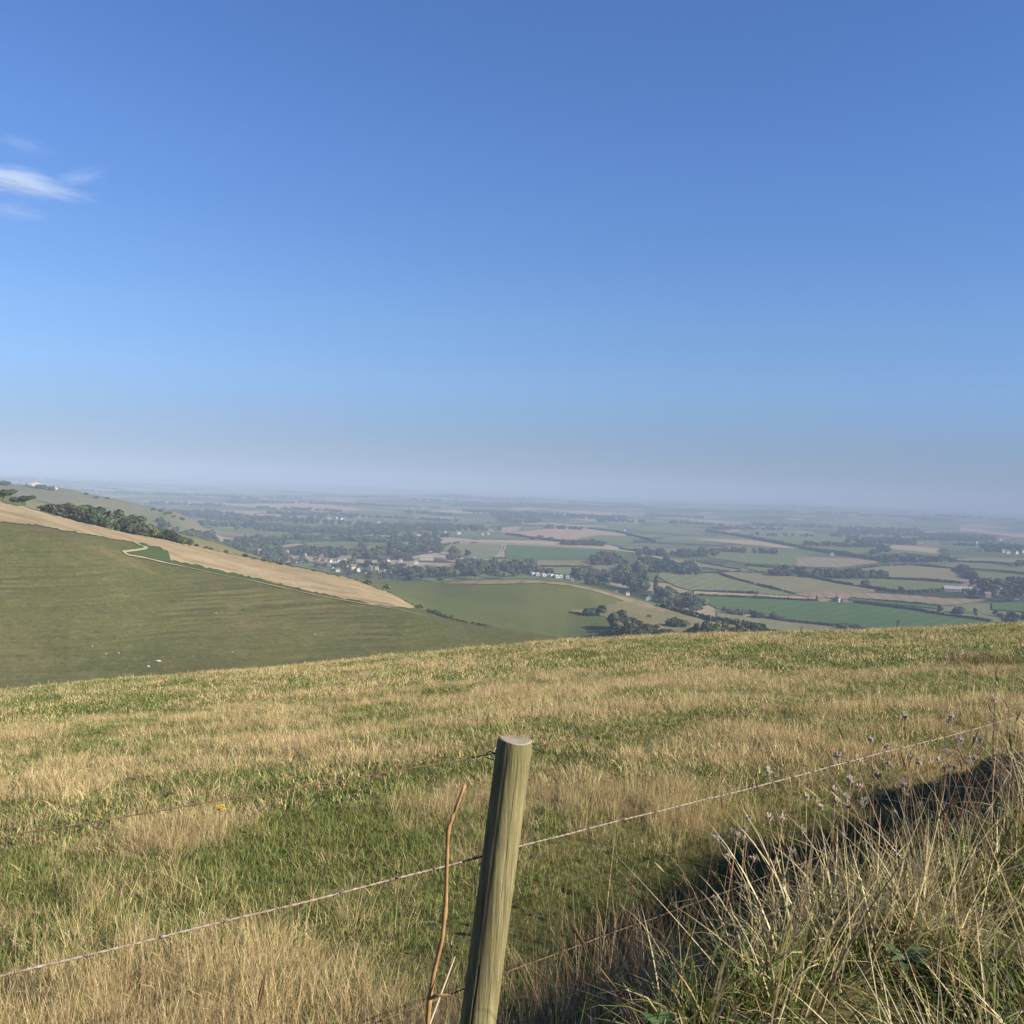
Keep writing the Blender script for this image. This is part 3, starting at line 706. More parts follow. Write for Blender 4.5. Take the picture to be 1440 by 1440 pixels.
# near hollow
plant('bush1', 829, 865, 6.5, 'dark bush at the left of the field edge in the hollow', rmin=560)
plant('oak3', 843, 866, 9, 'dark small tree beside the field edge in the hollow', rmin=560)
for x, y, h in ((868, 884, 13), (879, 890, 14), (874, 896, 12), (890, 892, 13), (896, 897, 11), (904, 893, 11), (912, 897, 10), (919, 894, 9), (929, 897, 7), (938, 895, 6), (885, 899, 12), (863, 898, 9)):
    plant(OAK[RS.randint(3)] if h > 8 else 'bush1', x, y, h, 'dark tree in the clump casting shadows over the green hollow', 'tree clump in the green hollow', 560, 0.3)
for x, y, h in ((943, 880, 7), (952, 882, 8), (960, 880, 6), (949, 876, 6)):
    plant('bush2', x, y, h, 'green bush on the rough straw slope above the hollow', 'green thicket on the rough straw slope', 560)
for x, h in ((968, 5), (976, 7.5), (986, 9.5), (996, 10), (1006, 9.5), (1014, 10.5), (1024, 9), (1033, 8), (1044, 9), (1053, 9.5), (1062, 8), (1071, 8.5), (1082, 7), (1091, 6), (1100, 4.5)):
    plant('bush1' if h < 9 else 'oak3', x, 895.5, h, 'dark bush in the thicket just over the brow of the near field', 'thicket over the brow of the near field', 520, 0.3)
plant('bush2', 913, 868, 3, 'lone olive shrub on the rough straw slope', rmin=560)
# valley woods
wood([(286, 765), (330, 768), (400, 780), (402, 795), (372, 788), (330, 777), (290, 768)], 28, (13, 20), OAK, 'dense tree in the wood at the left end of the village', 'wood at the left end of the village', 1000)
wood([(236, 748), (300, 752), (300, 770), (268, 757)], 14, (9, 14), OAK, 'tree in the dark belt at the foot of the far-left down', 'belt at the foot of the far-left down', 1000)
wood([(400, 776), (470, 783), (560, 786), (560, 815), (500, 808), (400, 793)], 46, (5, 10), OAK, 'tree standing among the houses of the village', 'trees among the village houses', 1000)
wood([(470, 802), (540, 809), (640, 816), (640, 819), (575, 819), (520, 814), (470, 806)], 20, (3, 5.5), ['bush1', 'bush1', 'oak3'], 'low tree in the dark hedge line in front of the village', 'hedge line in front of the village', 1000)
wood([(500, 766), (545, 775), (600, 790), (540, 788)], 12, (9, 14), OAK, 'tree in the belt right of the rounded green field behind the village', 'belt right of the rounded green field', 1000)
wood([(565, 808), (640, 805), (650, 797), (745, 799), (745, 813), (660, 816), (575, 818)], 32, (12, 19), OAK, 'dark tree in the long wood behind the rounded green hill', 'long wood behind the rounded green hill', 1000)
wood([(640, 780), (660, 783), (655, 790), (620, 790)], 5, (13, 17), OAK, 'tall tree behind the long pale building', 'trees behind the long pale building', 1000)
wood([(560, 776), (585, 778), (580, 790), (562, 790)], 7, (9, 13), OAK, 'tree left of the long pale building', 'trees left of the long pale building', 1000)
wood([(748, 803), (790, 804), (790, 807), (748, 806)], 5, (5, 9), ['oak3', 'bush1'], 'tree just behind the row of white caravans', 'trees behind the white caravans', 1000)
wood([(806, 812), (866, 812), (866, 832), (830, 824), (806, 817)], 12, (13, 20), OAK, 'tree in the clump right of the white caravans', 'clump right of the white caravans', 1000)
wood([(830, 786), (872, 788), (872, 797), (832, 792)], 10, (13, 19), OAK, 'tree in the round copse above the caravans', 'round copse above the caravans', 1000)
wood([(868, 800), (905, 800), (905, 840), (868, 830)], 10, (13, 20), OAK, 'tree in the grove left of the poplars', 'grove left of the poplars', 1000)
plant('poplar', 907, 833, 28, 'tallest poplar, left of its slimmer neighbour, below the scrubby bank', rmin=1000, aspect=1.1)
plant('poplar', 922, 833, 22, 'slim poplar right of the tallest one below the scrubby bank', rmin=1000, aspect=0.85)
wood([(900, 785), (925, 788), (985, 804), (985, 809), (930, 806), (905, 798)], 18, (4, 8), ['bush1', 'bush1', 'oak3'], 'dark scrub tree on the bank above the poplars', 'scrub on the bank above the poplars', 1000)
wood([(922, 842), (950, 842), (990, 858), (990, 868), (960, 863), (925, 850)], 16, (13, 21), OAK, 'big dark tree in the wood beside the white gabled cottage', 'wood beside the white gabled cottage', 1000)
wood([(1012, 858), (1050, 862), (1105, 873), (1105, 875), (1050, 868), (1012, 862)], 14, (5, 9), ['oak3', 'bush1', 'oak1'], 'tree in the row below the bright green field', 'tree row below the bright green field', 1000)
wood([(1180, 880), (1225, 886), (1225, 888), (1180, 884)], 6, (4, 6), ['bush1'], 'low tree at the right end of the bright green field\'s lower edge', 'low trees under the bright green field', 1000)
wood([(1085, 803), (1130, 807), (1240, 812), (1240, 815), (1140, 813), (1085, 806)], 14, (11, 18), OAK, 'tree in the belt sheltering the farm in the middle of the plain', 'belt round the middle farm', 1000)
wood([(895, 775), (1010, 781), (1010, 786), (905, 782)], 8, (11, 17), OAK, 'tree in the hazy belt across the middle of the plain', 'hazy belt across the middle of the plain', 1000)
wood([(1238, 786), (1340, 788), (1340, 793), (1245, 793)], 8, (12, 18), OAK, 'tree in the flat hazy wood right of centre', 'flat hazy wood right of centre', 1000)
wood([(1352, 818), (1440, 818), (1440, 845), (1395, 838), (1380, 825)], 12, (9, 15), OAK, 'tree among the barns of the right-hand farm', 'trees among the right-hand barns', 1000)
wood([(1318, 862), (1370, 860), (1440, 868), (1440, 878), (1370, 873)], 14, (5, 10), ['oak3', 'bush2', 'ash'], 'grey green tree in the rough scrub below the right-hand farm', 'scrub below the right-hand farm', 1000)
plant('oak3', 1217, 825, 11, 'lone wide tree in the hedge of the long green field', rmin=1000)
plant('oak2', 1267, 832, 9, 'lone small round tree further along the hedge of the long green field', rmin=1000)
for x, y, h, lb in ((748, 759, 11, 'left of the three field trees in front of the pink stubble'), (760, 759, 14, 'middle and tallest of the three field trees in front of the pink stubble'), (774, 761, 13, 'right of the three field trees in front of the pink stubble')):
    plant('oak1', x, y, h, lb, rmin=1000)
# ------------------------------------------------------------------ hedges
def hedge(pts, h, w, label, rmin=130, mat=None, group=None):
    p = np.array(pts, float); seg = np.linspace(0, len(p) - 1, len(p) * 10)
    P = cast(np.interp(seg, np.arange(len(p)), p[:, 0]), np.interp(seg, np.arange(len(p)), p[:, 1]), rmin)[:, :2]
    L = np.r_[0, np.cumsum(np.hypot(*np.diff(P, axis=0).T))]; tot = L[-1]
    if tot < 1: return
    n = int(min(9000, max(300, tot * h * 5)))
    rng = np.random.RandomState(int(p[0, 0] * 7 + p[0, 1]))
    s = rng.rand(n) * tot; s = s[vnoise(s / 9.0, s * 0, 77) > 0.12]; n = len(s)
    x = np.interp(s, L, P[:, 0]); y = np.interp(s, L, P[:, 1])
    hh = h * (0.65 + 0.7 * fbm(s / 14.0, s * 0 + 3, 71, 3))
    a = rng.rand(n) * math.pi; ra = 0.6 + 0.45 * rng.rand(n)
    c = np.stack([x + np.cos(a) * w * 0.5 * ra, y + rng.normal(size=n) * w * 0.3, ground(x, y) + np.abs(np.sin(a)) * hh * ra], 1)
    d = rng.normal(size=(n, 3)); d[:, 2] += 0.6; d /= np.linalg.norm(d, axis=1)[:, None]
    u = np.cross(d, rng.normal(size=(n, 3))); u /= np.linalg.norm(u, axis=1)[:, None]; v = np.cross(d, u)
    sz = (0.22 * h) * (0.6 + 0.9 * rng.rand(n))[:, None]
    o0 = c.mean(0); c = c - o0
    q = np.stack([c - u * sz - v * sz * 0.7, c + u * sz - v * sz, c + u * sz + v * sz * 0.8, c - u * sz * 0.8 + v * sz], 1).reshape(-1, 3)
    o = link('hedge', mesh_np('hedge', q, np.arange(n * 4).reshape(n, 4), mat or m_leaf)); o.location = o0
    return tag(o, label, 'hedge', group)
hedge([(330, 780), (400, 795), (450, 805), (500, 817), (550, 836), (587, 856)], 1.0, 1.2, 'thin dark hedge along the upper edge of the straw field', 300)
hedge([(600, 861), (640, 873), (690, 882)], 1.2, 1.2, 'thin broken hedge down the spur below the straw field', 300)
hedge([(926, 853), (940, 857), (970, 866), (1000, 874), (1040, 880), (1075, 886)], 4.2, 4.0, 'thick dark hedge over the back of the rough straw slope', 600)
hedge([(800, 862), (815, 864), (830, 867)], 1.5, 1.5, 'short dark hedge at the lower edge of the hollow\'s green field', 560)
hedge([(1009, 806), (1020, 811), (1040, 817), (1080, 827), (1098, 831)], 3.5, 4, 'dark curving hedge between two pale fields left of the straw strip', 1000)
hedge([(1102, 832), (1118, 837)], 3.0, 3, 'short hedge continuing the curving one beyond a gap', 1000)
hedge([(980, 791), (1000, 795), (1040, 802), (1056, 804)], 3.5, 4, 'dark hedge running down from the scrubby bank to the pale field corner', 1000)
hedge([(1056, 804), (1130, 809), (1165, 812)], 2.5, 3, 'thin straight hedge over the top of the grey green field', 1000)
hedge([(960, 807), (1009, 806), (1040, 804)], 2.5, 3, 'hedge over the top of the pale field below the scrubby bank', 1000)
hedge([(976, 832), (1030, 834), (1066, 835.5)], 3, 3, 'broken hedge along the upper edge of the straw strip', 1000)
hedge([(980, 837.6), (1060, 841.6), (1150, 845.6)], 3.0, 3, 'long hedge between the straw strip and the bright green field', 1000)
hedge([(1200, 848), (1280, 858), (1320, 865), (1380, 873), (1440, 880)], 3.5, 4, 'long hedge on the upper right edge of the bright green field', 1000)
hedge([(1195, 842), (1260, 847), (1320, 853)], 2.5, 3, 'thin hedge between the brown stubble and a narrow green strip', 1000)
hedge([(1105, 874), (1140, 878), (1180, 882)], 3.5, 4, 'hedge carrying on the tree row below the bright green field', 1000)
hedge([(1130, 809), (1160, 817), (1200, 824), (1260, 833), (1290, 834), (1330, 831)], 4, 4, 'winding hedge under the long green field right of the middle farm', 1000)
hedge([(1240, 814), (1300, 817), (1352, 821)], 4, 4, 'dark straight hedge between the long green field and the olive field above it', 1000)
hedge([(1205, 801), (1245, 796.5), (1285, 795), (1345, 801)], 4, 4, 'gently arched hedge over the top of the olive field', 1000)
hedge([(1362, 801), (1400, 804), (1440, 808)], 4, 4, 'hedge running to the right edge above the farm\'s green field', 1000)
hedge([(1340, 790), (1380, 791.5), (1424, 794)], 4, 4, 'hazy straight hedge right of the flat wood', 1000)
hedge([(1352, 801), (1360, 808), (1368, 815)], 10, 14, 'thick overgrown hedge running down to the right-hand farm', 1000)
hedge([(1360, 840), (1378, 843)], 3, 3, 'short hedge in the brown stubble by the long barn', 1000)
hedge([(871, 772.5), (896, 776)], 4, 5, 'short dark hedge at the right end of the tan strip', 1000)
hedge([(758, 797), (800, 797.4), (832, 798.4)], 3, 3, 'straight hedge above the pale strip behind the caravans', 1000)
hedge([(828, 744), (860, 747.4), (881, 751)], 5, 5, 'hedge over the right shoulder of the pink stubble', 1000)
hedge([(881, 752), (900, 757), (920, 763)], 6, 6, 'hedge beside the small straw field right of the pink stubble', 1000)
hedge([(712, 752), (745, 757), (790, 762)], 5, 5, 'hedge along the foot of the pink stubble', 1000)
hedge([(993, 747), (1027, 752), (1060, 758), (1120, 770), (1160, 777)], 7, 8, 'long hazy hedgerow falling to the right across the plain', 1000)
hedge([(1160, 777), (1200, 783), (1240, 789)], 8, 10, 'hazy hedgerow leading to the flat wood', 1000)
hedge([(425, 763.6), (450, 761.4), (490, 761.4), (512, 763)], 4, 4, 'hedge over the top of the rounded green field behind the village', 1000)
hedge([(400, 757.4), (440, 760), (478, 762)], 4, 5, 'hedge below the green strip left of the rounded green field', 1000)
hedge([(618, 772), (630, 766), (645, 764)], 4, 5, 'hedge round the left side of the pale field with the track', 1000)
hedge([(688, 743), (715, 740), (735, 737)], 5, 5, 'hedge above the left stubble patch', 1000)
hedge([(1050, 795.6), (1090, 799.6), (1132, 807)], 4, 5, 'hedge at the foot of the broad hazy green slope', 1000)

# ------------------------------------------------------------------ buildings
def wallm(n, c): return plain_mat(n, c, 0.85, 0.06, 0.8)
MW = {'white': wallm('white_render', (0.66, 0.62, 0.54)), 'cream': wallm('cream_render', (0.60, 0.53, 0.40)), 'stone': wallm('grey_stone', (0.34, 0.31, 0.26)), 'brick': wallm('red_brick', (0.26, 0.205, 0.16))}
MR = {'slate': wallm('slate_roof', (0.15, 0.155, 0.17)), 'tile': wallm('tile_roof', (0.19, 0.145, 0.115)), 'brownroof': wallm('brown_roof', (0.19, 0.14, 0.105)), 'sheet': wallm('sheet_roof', (0.33, 0.33, 0.33)), 'pink': wallm('pink_roof', (0.42, 0.33, 0.27))}
m_glass = plain_mat('dark_glass', (0.03, 0.035, 0.04), 0.35, 0.1, 1, 0.3)
m_whitep = plain_mat('white_paint', (1.0, 0.98, 0.93), 0.5, 0.03, 1)
m_door = plain_mat('door_paint', (0.08, 0.11, 0.13), 0.5)
def house_parts(root, w, d, h, rh, wm, rm, nwin=3, chim=True, doorway=True):
    b = MB(); b.add([(-w/2, -d/2, -1.5), (w/2, -d/2, -1.5), (w/2, d/2, -1.5), (-w/2, d/2, -1.5), (-w/2, -d/2, h), (w/2, -d/2, h), (w/2, d/2, h), (-w/2, d/2, h), (-w/2, 0, h + rh), (w/2, 0, h + rh)],
        [(0, 1, 5, 4), (2, 3, 7, 6), (1, 2, 6, 9, 5), (3, 0, 4, 8, 7)])
    b.build('wall', wm, root)
    e = 0.35; b = MB(); k = rh / (d / 2)
    for sg in (-1, 1):
        b.add([(-w/2 - e, sg * (d/2 + e), h - e * k + 0.05), (w/2 + e, sg * (d/2 + e), h - e * k + 0.05), (w/2 + e, 0, h + rh + 0.05), (-w/2 - e, 0, h + rh + 0.05),
               (-w/2 - e, sg * (d/2 + e), h - e * k + 0.27), (w/2 + e, sg * (d/2 + e), h - e * k + 0.27), (w/2 + e, 0, h + rh + 0.27), (-w/2 - e, 0, h + rh + 0.27)],
              [(0, 1, 2, 3), (4, 7, 6, 5), (0, 4, 5, 1), (0, 3, 7, 4), (1, 5, 6, 2)])
    rf = b.build('roof', rm, root)
    if chim:
        b = MB(); b.box(w * 0.36, w * 0.36 + 0.8, -0.45, 0.45, h + rh * 0.6, h + rh + 1.3); b.build('chimney', MW['brick'], rf)
    for row in range(2 if h > 4 else 1):
        for k2 in range(nwin):
            x = -w/2 + w * (k2 + 0.5) / nwin; z = 1.0 + row * 2.6
            if doorway and row == 0 and k2 == nwin // 2:
                b = MB(); b.box(x - 0.5, x + 0.5, -d/2 - 0.06, -d/2 + 0.02, 0, 2.0); b.build('door', m_door, root); continue
            b = MB(); b.box(x - 0.55, x + 0.55, -d/2 - 0.05, -d/2 + 0.02, z, z + 1.15); b.build('window', m_glass, root)
HP = {}
def house(style, px, py, label, group=None, rz=None, s=1.0, rmin=1000, size=None, rh=None, name='house', cat='house', nwin=3, chim=True):
    wm, rm = style
    key = (style, size, rh, name, nwin, chim)
    P = cast(np.array([px]), np.array([py]), rmin)[0]; rz = RS.rand() * 6.28 if rz is None else rz
    if key not in HP:
        w, d, h = size or (9.0, 6.5, 5.0)
        r = thing(name, label, cat, tuple(P), rz, group, s); house_parts(r, w, d, h, rh or 2.8, MW[wm], MR[rm], nwin, chim); HP[key] = r; return r
    r = dup(HP[key], tuple(P), rz, label, None, s)
    if 'group' in r: del r['group']
    if group: r['group'] = group
    return r
# village below the straw ridge
for i, (x, y, st, s) in enumerate([
   (404, 778, ('white', 'slate'), 0.9), (322, 770.5, ('white', 'slate'), 1.0), (422, 791, ('white', 'brownroof'), 0.9), (428, 782, ('white', 'slate'), 0.8), (447, 788, ('white', 'tile'), 0.9), (471, 792, ('white', 'slate'), 1.0), (478, 791, ('white', 'slate'), 1.1),
   (464, 791, ('white', 'tile'), 0.9), (480, 798, ('white', 'slate'), 0.7), (475, 804, ('white', 'slate'), 0.8), (523, 793, ('white', 'slate'), 0.9), (538, 796, ('white', 'slate'), 1.0), (545, 790, ('white', 'slate'), 0.8),
   (552, 805, ('white', 'slate'), 1.0), (530, 801, ('white', 'tile'), 1.0), (540, 806, ('white', 'tile'), 1.0), (570, 803, ('white', 'slate'), 1.0), (563, 790, ('white', 'slate'), 0.8), (468, 802, ('white', 'tile'), 0.8), (503, 804, ('white', 'brownroof'), 0.9)]):
    house(st, x, y, 'small white rendered house among the trees of the village below the straw ridge', 'white village houses', s=s * (0.72 + 0.25 * RS.rand()))
for i, (x, y, st, s) in enumerate([
   (412, 788, ('brick', 'tile'), 1.0), (417, 791, ('cream', 'tile'), 1.0), (452, 785, ('brick', 'brownroof'), 1.1), (455, 791, ('brick', 'tile'), 1.0), (460, 796, ('brick', 'tile'), 1.0), (450, 797, ('cream', 'brownroof'), 1.1), (488, 800, ('brick', 'tile'), 1.1),
   (497, 801, ('cream', 'tile'), 1.1), (520, 803, ('brick', 'tile'), 1.1), (512, 806, ('cream', 'brownroof'), 1.0), (560, 798, ('cream', 'slate'), 1.0), (535, 808, ('brick', 'tile'), 0.9), (585, 805, ('brick', 'brownroof'), 0.9), (440, 781, ('cream', 'slate'), 0.9)]):
    house(st, x, y, 'brown roofed brick or cream house in the village below the straw ridge', 'brown roofed village houses', s=s * (0.75 + 0.3 * RS.rand()))
house(('cream', 'tile'), 486, 790, 'large cream house with two wings in the middle of the village', rz=0.3, size=(17.0, 8.0, 6.0), rh=3.5, nwin=5)
house(('white', 'pink'), 600, 788, 'long pale building with a pinkish roof in front of tall trees', None, 0.05, size=(22.0, 8.0, 5.5), rh=2.0, name='long_building', cat='building', nwin=7, chim=False)
house(('white', 'pink'), 585, 794, 'small pale block at the left end of the long pale building', None, 0.2, size=(7.0, 7.0, 5.0), rh=1.5, name='annex_building', cat='building', nwin=2, chim=False)
house(('stone', 'sheet'), 566, 774, 'grey roofed farm building behind the village', None, 0.1, size=(18.0, 9.0, 4.0), rh=3.0, name='barn', cat='barn', nwin=3, chim=False)
house(('cream', 'tile'), 300, 737, 'cream house with a red roof under the end of the far-left down', rz=0.4, s=1.3)
house(('white', 'sheet'), 313, 739, 'white roofed long barn under the end of the far-left down', None, -0.15, size=(22.0, 8.0, 3.5), rh=2.5, name='barn', cat='barn', nwin=3, chim=False)
house(('white', 'slate'), 666, 789, 'white house at the edge of the pale field with the track', rz=0.9, s=0.9)
# church tower
P = cast(np.array([365.0]), np.array([784.0]), 1000)[0]
r = thing('church_tower', 'square grey stone church tower rising above the village trees', 'church tower', tuple(P), 0.3)
b = MB(); b.box(-2.8, 2.8, -2.8, 2.8, -1, 13); b.box(-3.0, 3.0, -3.0, 3.0, 13, 13.4); b.build('wall', MW['stone'], r)
b = MB()
for sx in (-1, -0.33, 0.33, 1):
    for sy in (-1, 1):
        b.box(sx * 2.7 - 0.35, sx * 2.7 + 0.35, sy * 2.7 - 0.3, sy * 2.7 + 0.3, 13.4, 14.4)
        if abs(sx) < 1: b.box(sy * 2.7 - 0.3, sy * 2.7 + 0.3, sx * 2.7 - 0.35, sx * 2.7 + 0.35, 13.4, 14.4)
b.build('battlement', MW['stone'], r)
for z in (9.5, 4.5):
    b = MB(); b.box(-0.6, 0.6, -2.86, -2.78, z, z + 2.0); b.build('window', m_glass, r)
# caravans
def caravan_proto():
    r = thing('caravan', 'x', 'caravan')
    b = MB(); w, l, h = 1.9, 4.4, 2.5
    prof = [(-w, 0.35), (w, 0.35), (w, h), (w * 0.75, h + 0.55), (0, h + 0.95), (-w * 0.75, h + 0.55), (-w, h)]
    n = len(prof); v = [(x, -l, z) for x, z in prof] + [(x, l, z) for x, z in prof]
    b.add(v, [tuple(range(n)), tuple(reversed(range(n, 2 * n)))] + [(i, n + i, n + (i + 1) % n, (i + 1) % n) for i in range(2)] + [(6, 13, 7, 0)])
    b.build('body', m_whitep, r)
    b = MB(); pr = [(w + .1, h - .05), (w * 0.78, h + 0.6), (0, h + 1.02), (-w * 0.78, h + 0.6), (-w - .1, h - .05)]
    k = len(pr); b.add([(x, -l - .15, z) for x, z in pr] + [(x, l + .15, z) for x, z in pr], [(i, i + 1, k + i + 1, k + i) for i in range(k - 1)])
    b.build('roof', m_whitep, r)
    b = MB(); b.box(-1.0, 1.0, -l - 0.05, -l + 0.02, 1.1, 2.2); b.build('window', m_glass, r)
    for sy in (-2.6, 0.0, 2.6):
        b = MB(); b.box(w - 0.02, w + 0.05, sy - 0.4, sy + 0.4, 1.3, 2.1); b.build('window', m_glass, r)
    b = MB(); b.box(-w - 0.04, -w + 0.02, -0.4, 0.4, 0.4, 2.4); b.build('door', m_door, r)
    b = MB(); b.box(-w + .1, w - .1, -l + .1, l - .1, -0.8, 0.36); b.build('chassis', m_door, r)
    return r
cv = caravan_proto()
for i, (x, y) in enumerate([(748, 810.2), (756, 810.8), (765, 811.8), (773.5, 812.8), (782, 813.8), (790.5, 814.8), (799, 815.8), (805, 817.4)]):
    P = cast(np.array([x]), np.array([y - 1.2]), 1150)[0]
    P = P + np.array([RS.normal() * 0.9, RS.normal() * 4.0, 0.0]); P[2] = float(ground(P[:1], P[1:2])[0])
    a = -math.atan2(P[0], P[1]) + 0.22 + RS.normal() * 0.22
    lb = 'white static caravan in the row beyond the rounded green hill'
    if i == 0: cv.location = P; cv.rotation_euler = (0, 0, a); cv['label'] = lb; cv['group'] = 'white caravans beyond the green hill'; cv.scale = (1.35,) * 3
    else: dup(cv, tuple(P), a, lb, 'white caravans beyond the green hill', 1.35 if i < 7 else 1.0)
# cottages and sheds of the middle ground
house(('white', 'slate'), 912.5, 845.2, 'white gabled cottage with one chimney behind the rough straw slope', None, math.pi / 2 - 0.1, 1.1, 1000, (9.0, 7.0, 3.6), 3.4)
house(('white', 'slate'), 882, 837, 'small white hut in the dark grove left of the gabled cottage', rz=0.3, s=0.55, nwin=2)
house(('white', 'slate'), 866, 835, 'narrow white hut at the left edge of the dark grove', rz=1.4, s=0.6, nwin=2)
house(('cream', 'brownroof'), 1180, 846, 'tan gabled shed at the end of the straw strip', rz=0.5, s=1.0, chim=False, name='shed', cat='shed')
house(('brick', 'brownroof'), 1152, 844, 'low dark shed at the left of the tan gabled one', rz=0.2, s=0.8, chim=False, name='shed', cat='shed')
house(('stone', 'brownroof'), 1187, 846.5, 'low dark lean-to right of the tan gabled shed', rz=0.0, s=0.7, chim=False, name='shed', cat='shed')
house(('white', 'sheet'), 1167, 807, 'white roofed barn among the trees of the middle farm', rz=0.3, s=1.1, chim=False, name='barn', cat='barn')
house(('cream', 'tile'), 1168, 812, 'cream house at the foot of the middle farm\'s trees', rz=0.6, s=1.2)
house(('white', 'slate'), 1170, 782, 'far white double gabled house against the hazy hedgerow', rz=1.4, s=1.4)
# right-hand farm
house(('stone', 'sheet'), 1347, 832, 'long grey roofed barn at the left of the right-hand farm', None, -0.12, 1.0, 1000, (42.0, 12.0, 4.0), 4.0, 'barn', 'barn', 5, False)
house(('brick', 'pink'), 1362, 834, 'brown roofed barn joining the long grey roofed one', None, -0.1, 1.0, 1000, (16.0, 10.0, 4.5), 3.2, 'barn', 'barn', 3, False)
house(('stone', 'sheet'), 1395, 834, 'second grey roofed barn in the middle of the right-hand farm', None, -0.2, 1.0, 1000, (30.0, 11.0, 4.0), 4.0, 'barn', 'barn', 4, False)
house(('stone', 'tile'), 1420, 847, 'tall stone house with a bright gable below the right-hand barns', None, 1.2, 1.2, 1000, (12.0, 8.0, 6.5), 4.0)
for x, y, s in ((1375, 834, 0.8), (1404, 833, 1.1), (1404, 837, 0.8), (1430, 829, 1.0), (1433, 838, 0.9), (1429, 848, 0.8), (1437, 836, 0.9)):
    house(('white', 'slate'), x, y, 'small white house near the right-hand barns', 'white houses at the right-hand farm', s=s)
house(('brick', 'tile'), 1388, 840, 'low red roofed house in front of the right-hand barns', rz=0.1, s=1.0)
# far hazy settlement and scattered farms
for x, y in ((1369, 761), (1372, 764.5), (1380, 768), (1383, 760), (1391, 763.5), (1393, 772.5), (1406, 760.4), (1405, 775), (1411, 777), (1417, 778.6), (1424, 777), (1428, 779), (1432, 776.5), (1437, 777.6), (1380, 776), (1341, 755), (1305, 757), (1295, 750)):
    house(('white', 'slate'), x, y, 'tiny white house of the hazy hillside village on the right', 'hazy village on the right', s=1.2)
for x, y in ((266, 695), (463, 730), (472, 729.6), (480, 731), (641, 730), (532, 735.6), (757, 726), (763, 726), (823, 729), (830, 729), (679, 753), (687, 752.5), (645, 751.5), (625, 750.5), (588, 755), (581, 759), (878, 747), (735, 737)):
    house(('white', 'slate'), x, y, 'far white farmhouse scattered on the hazy plain', 'scattered white farmhouses on the hazy plain', s=1.05)
house(('cream', 'sheet'), 803, 764.5, 'far long pale shed beside the tan strip', None, -0.05, 1.0, 1000, (40.0, 12.0, 3.5), 3.0, 'barn', 'barn', 4, False)
# utility poles, quarry, stones, sheep
m_pole = plain_mat('pole_wood', (0.42, 0.38, 0.32), 0.8)
def pole_proto():
    r = thing('utility_pole', 'x', 'utility pole')
    b = MB(); b.tube([(0, 0, -0.5), (0, 0, 9.5)], [0.22, 0.16], 8); b.build('pole', m_pole, r)
    b = MB(); b.box(-0.9, 0.9, -0.08, 0.08, 8.9, 9.1); b.build('crossarm', m_pole, r)
    for sx in (-0.7, 0, 0.7):
        b = MB(); b.tube([(sx, 0, 9.1), (sx, 0, 9.4)], 0.06, 6); b.build('insulator', m_whitep, r)
    return r
pp = pole_proto()
for i, (x, y, lb, s) in enumerate([(1045.5, 869, 'pale utility pole in front of the tree row below the bright green field', 1.15), (934, 853, 'pale utility pole in front of the wood beside the white cottage', 0.8)]):
    P = cast(np.array([x]), np.array([y]), 950)[0]
    if i == 0: pp.location = P; pp['label'] = lb; pp.scale = (s,) * 3
    else: dup(pp, tuple(P), 0.4, lb, None, s)
def lump(name, x, y, size, mat, label, cat, group=None, rmin=300, up=0.3, seed=0):
    P = cast(np.array([float(x)]), np.array([float(y)]), rmin)[0]
    bm = bmesh.new(); bmesh.ops.create_icosphere(bm, subdivisions=2, radius=1.0); rg = random.Random(seed + int(x))
    for v in bm.verts:
        k = 0.75 + 0.5 * rg.random(); v.co = Vector((v.co.x * size[0] * k, v.co.y * size[1] * k, v.co.z * size[2] * k))
    me = bpy.data.meshes.new(name); bm.to_mesh(me); bm.free(); me.materials.append(mat)
    o = link(name, me); o.location = (P[0], P[1], P[2] + size[2] * up); return tag(o, label, cat, group)
m_chalk = plain_mat('chalk', (0.56, 0.52, 0.44), 0.9, 0.1, 1.0)
lump('chalk_rock', 222, 930, (1.1, 0.6, 0.40), m_chalk, 'widest white chalk rock low on the green down', 'rock')
lump('chalk_rock', 208, 937.5, (0.65, 0.5, 0.35), m_chalk, 'white chalk rock just below and left of the widest one', 'rock')
for x, y in ((167, 918.5), (327, 917), (149, 919.5), (130, 909), (443, 892), (304, 862)):
    lump('chalk_rock', x, y, (0.36, 0.3, 0.2), m_chalk, 'tiny white chalk stone scattered on the green down', 'rock', 'chalk stones scattered on the green down')
lump('chalk_quarry', 50, 685.5, (17, 10, 6.0), m_chalk, 'white chalk quarry face on the skyline of the far-left down', 'quarry', None, 1200, 0.35)
lump('chalk_quarry', 70, 687.5, (12, 8, 3.0), m_chalk, 'low pale chalk spoil right of the quarry face', 'quarry', None, 1200, 0.2)
for x, y in ((56, 686.5), (61, 687), (72, 689)): plant('bush1', x, y + 0.5, 8, 'dark bush in front of the white chalk quarry', 'bushes in front of the quarry', 1200)
def sheep_proto():
    bm = bmesh.new()
    me = bpy.data.meshes.new('body'); sk = [(-.45, 0, .62), (-.15, 0, .66), (.2, 0, .66), (.45, 0, .68), (.62, 0, .82), (.80, 0, .76)]
    ra = [.22, .30, .30, .24, .13, .09]; b = MB(); b.tube([(-.62, 0, .60)] + sk + [(.88, 0, .72)], [.05] + ra + [.04], 10)
    for sx in (-.35, .35):
        for sy in (-.14, .14): b.tube([(sx, sy, .5), (sx, sy, 0)], [.07, .045], 6)
    for sy in (-.09, .09): b.tube([(.62, sy, .88), (.58, sy * 2.2, .86)], [.04, .02], 5)
    return b.mesh('sheep', m_whitep, True)
sm = sheep_proto(); bm = None
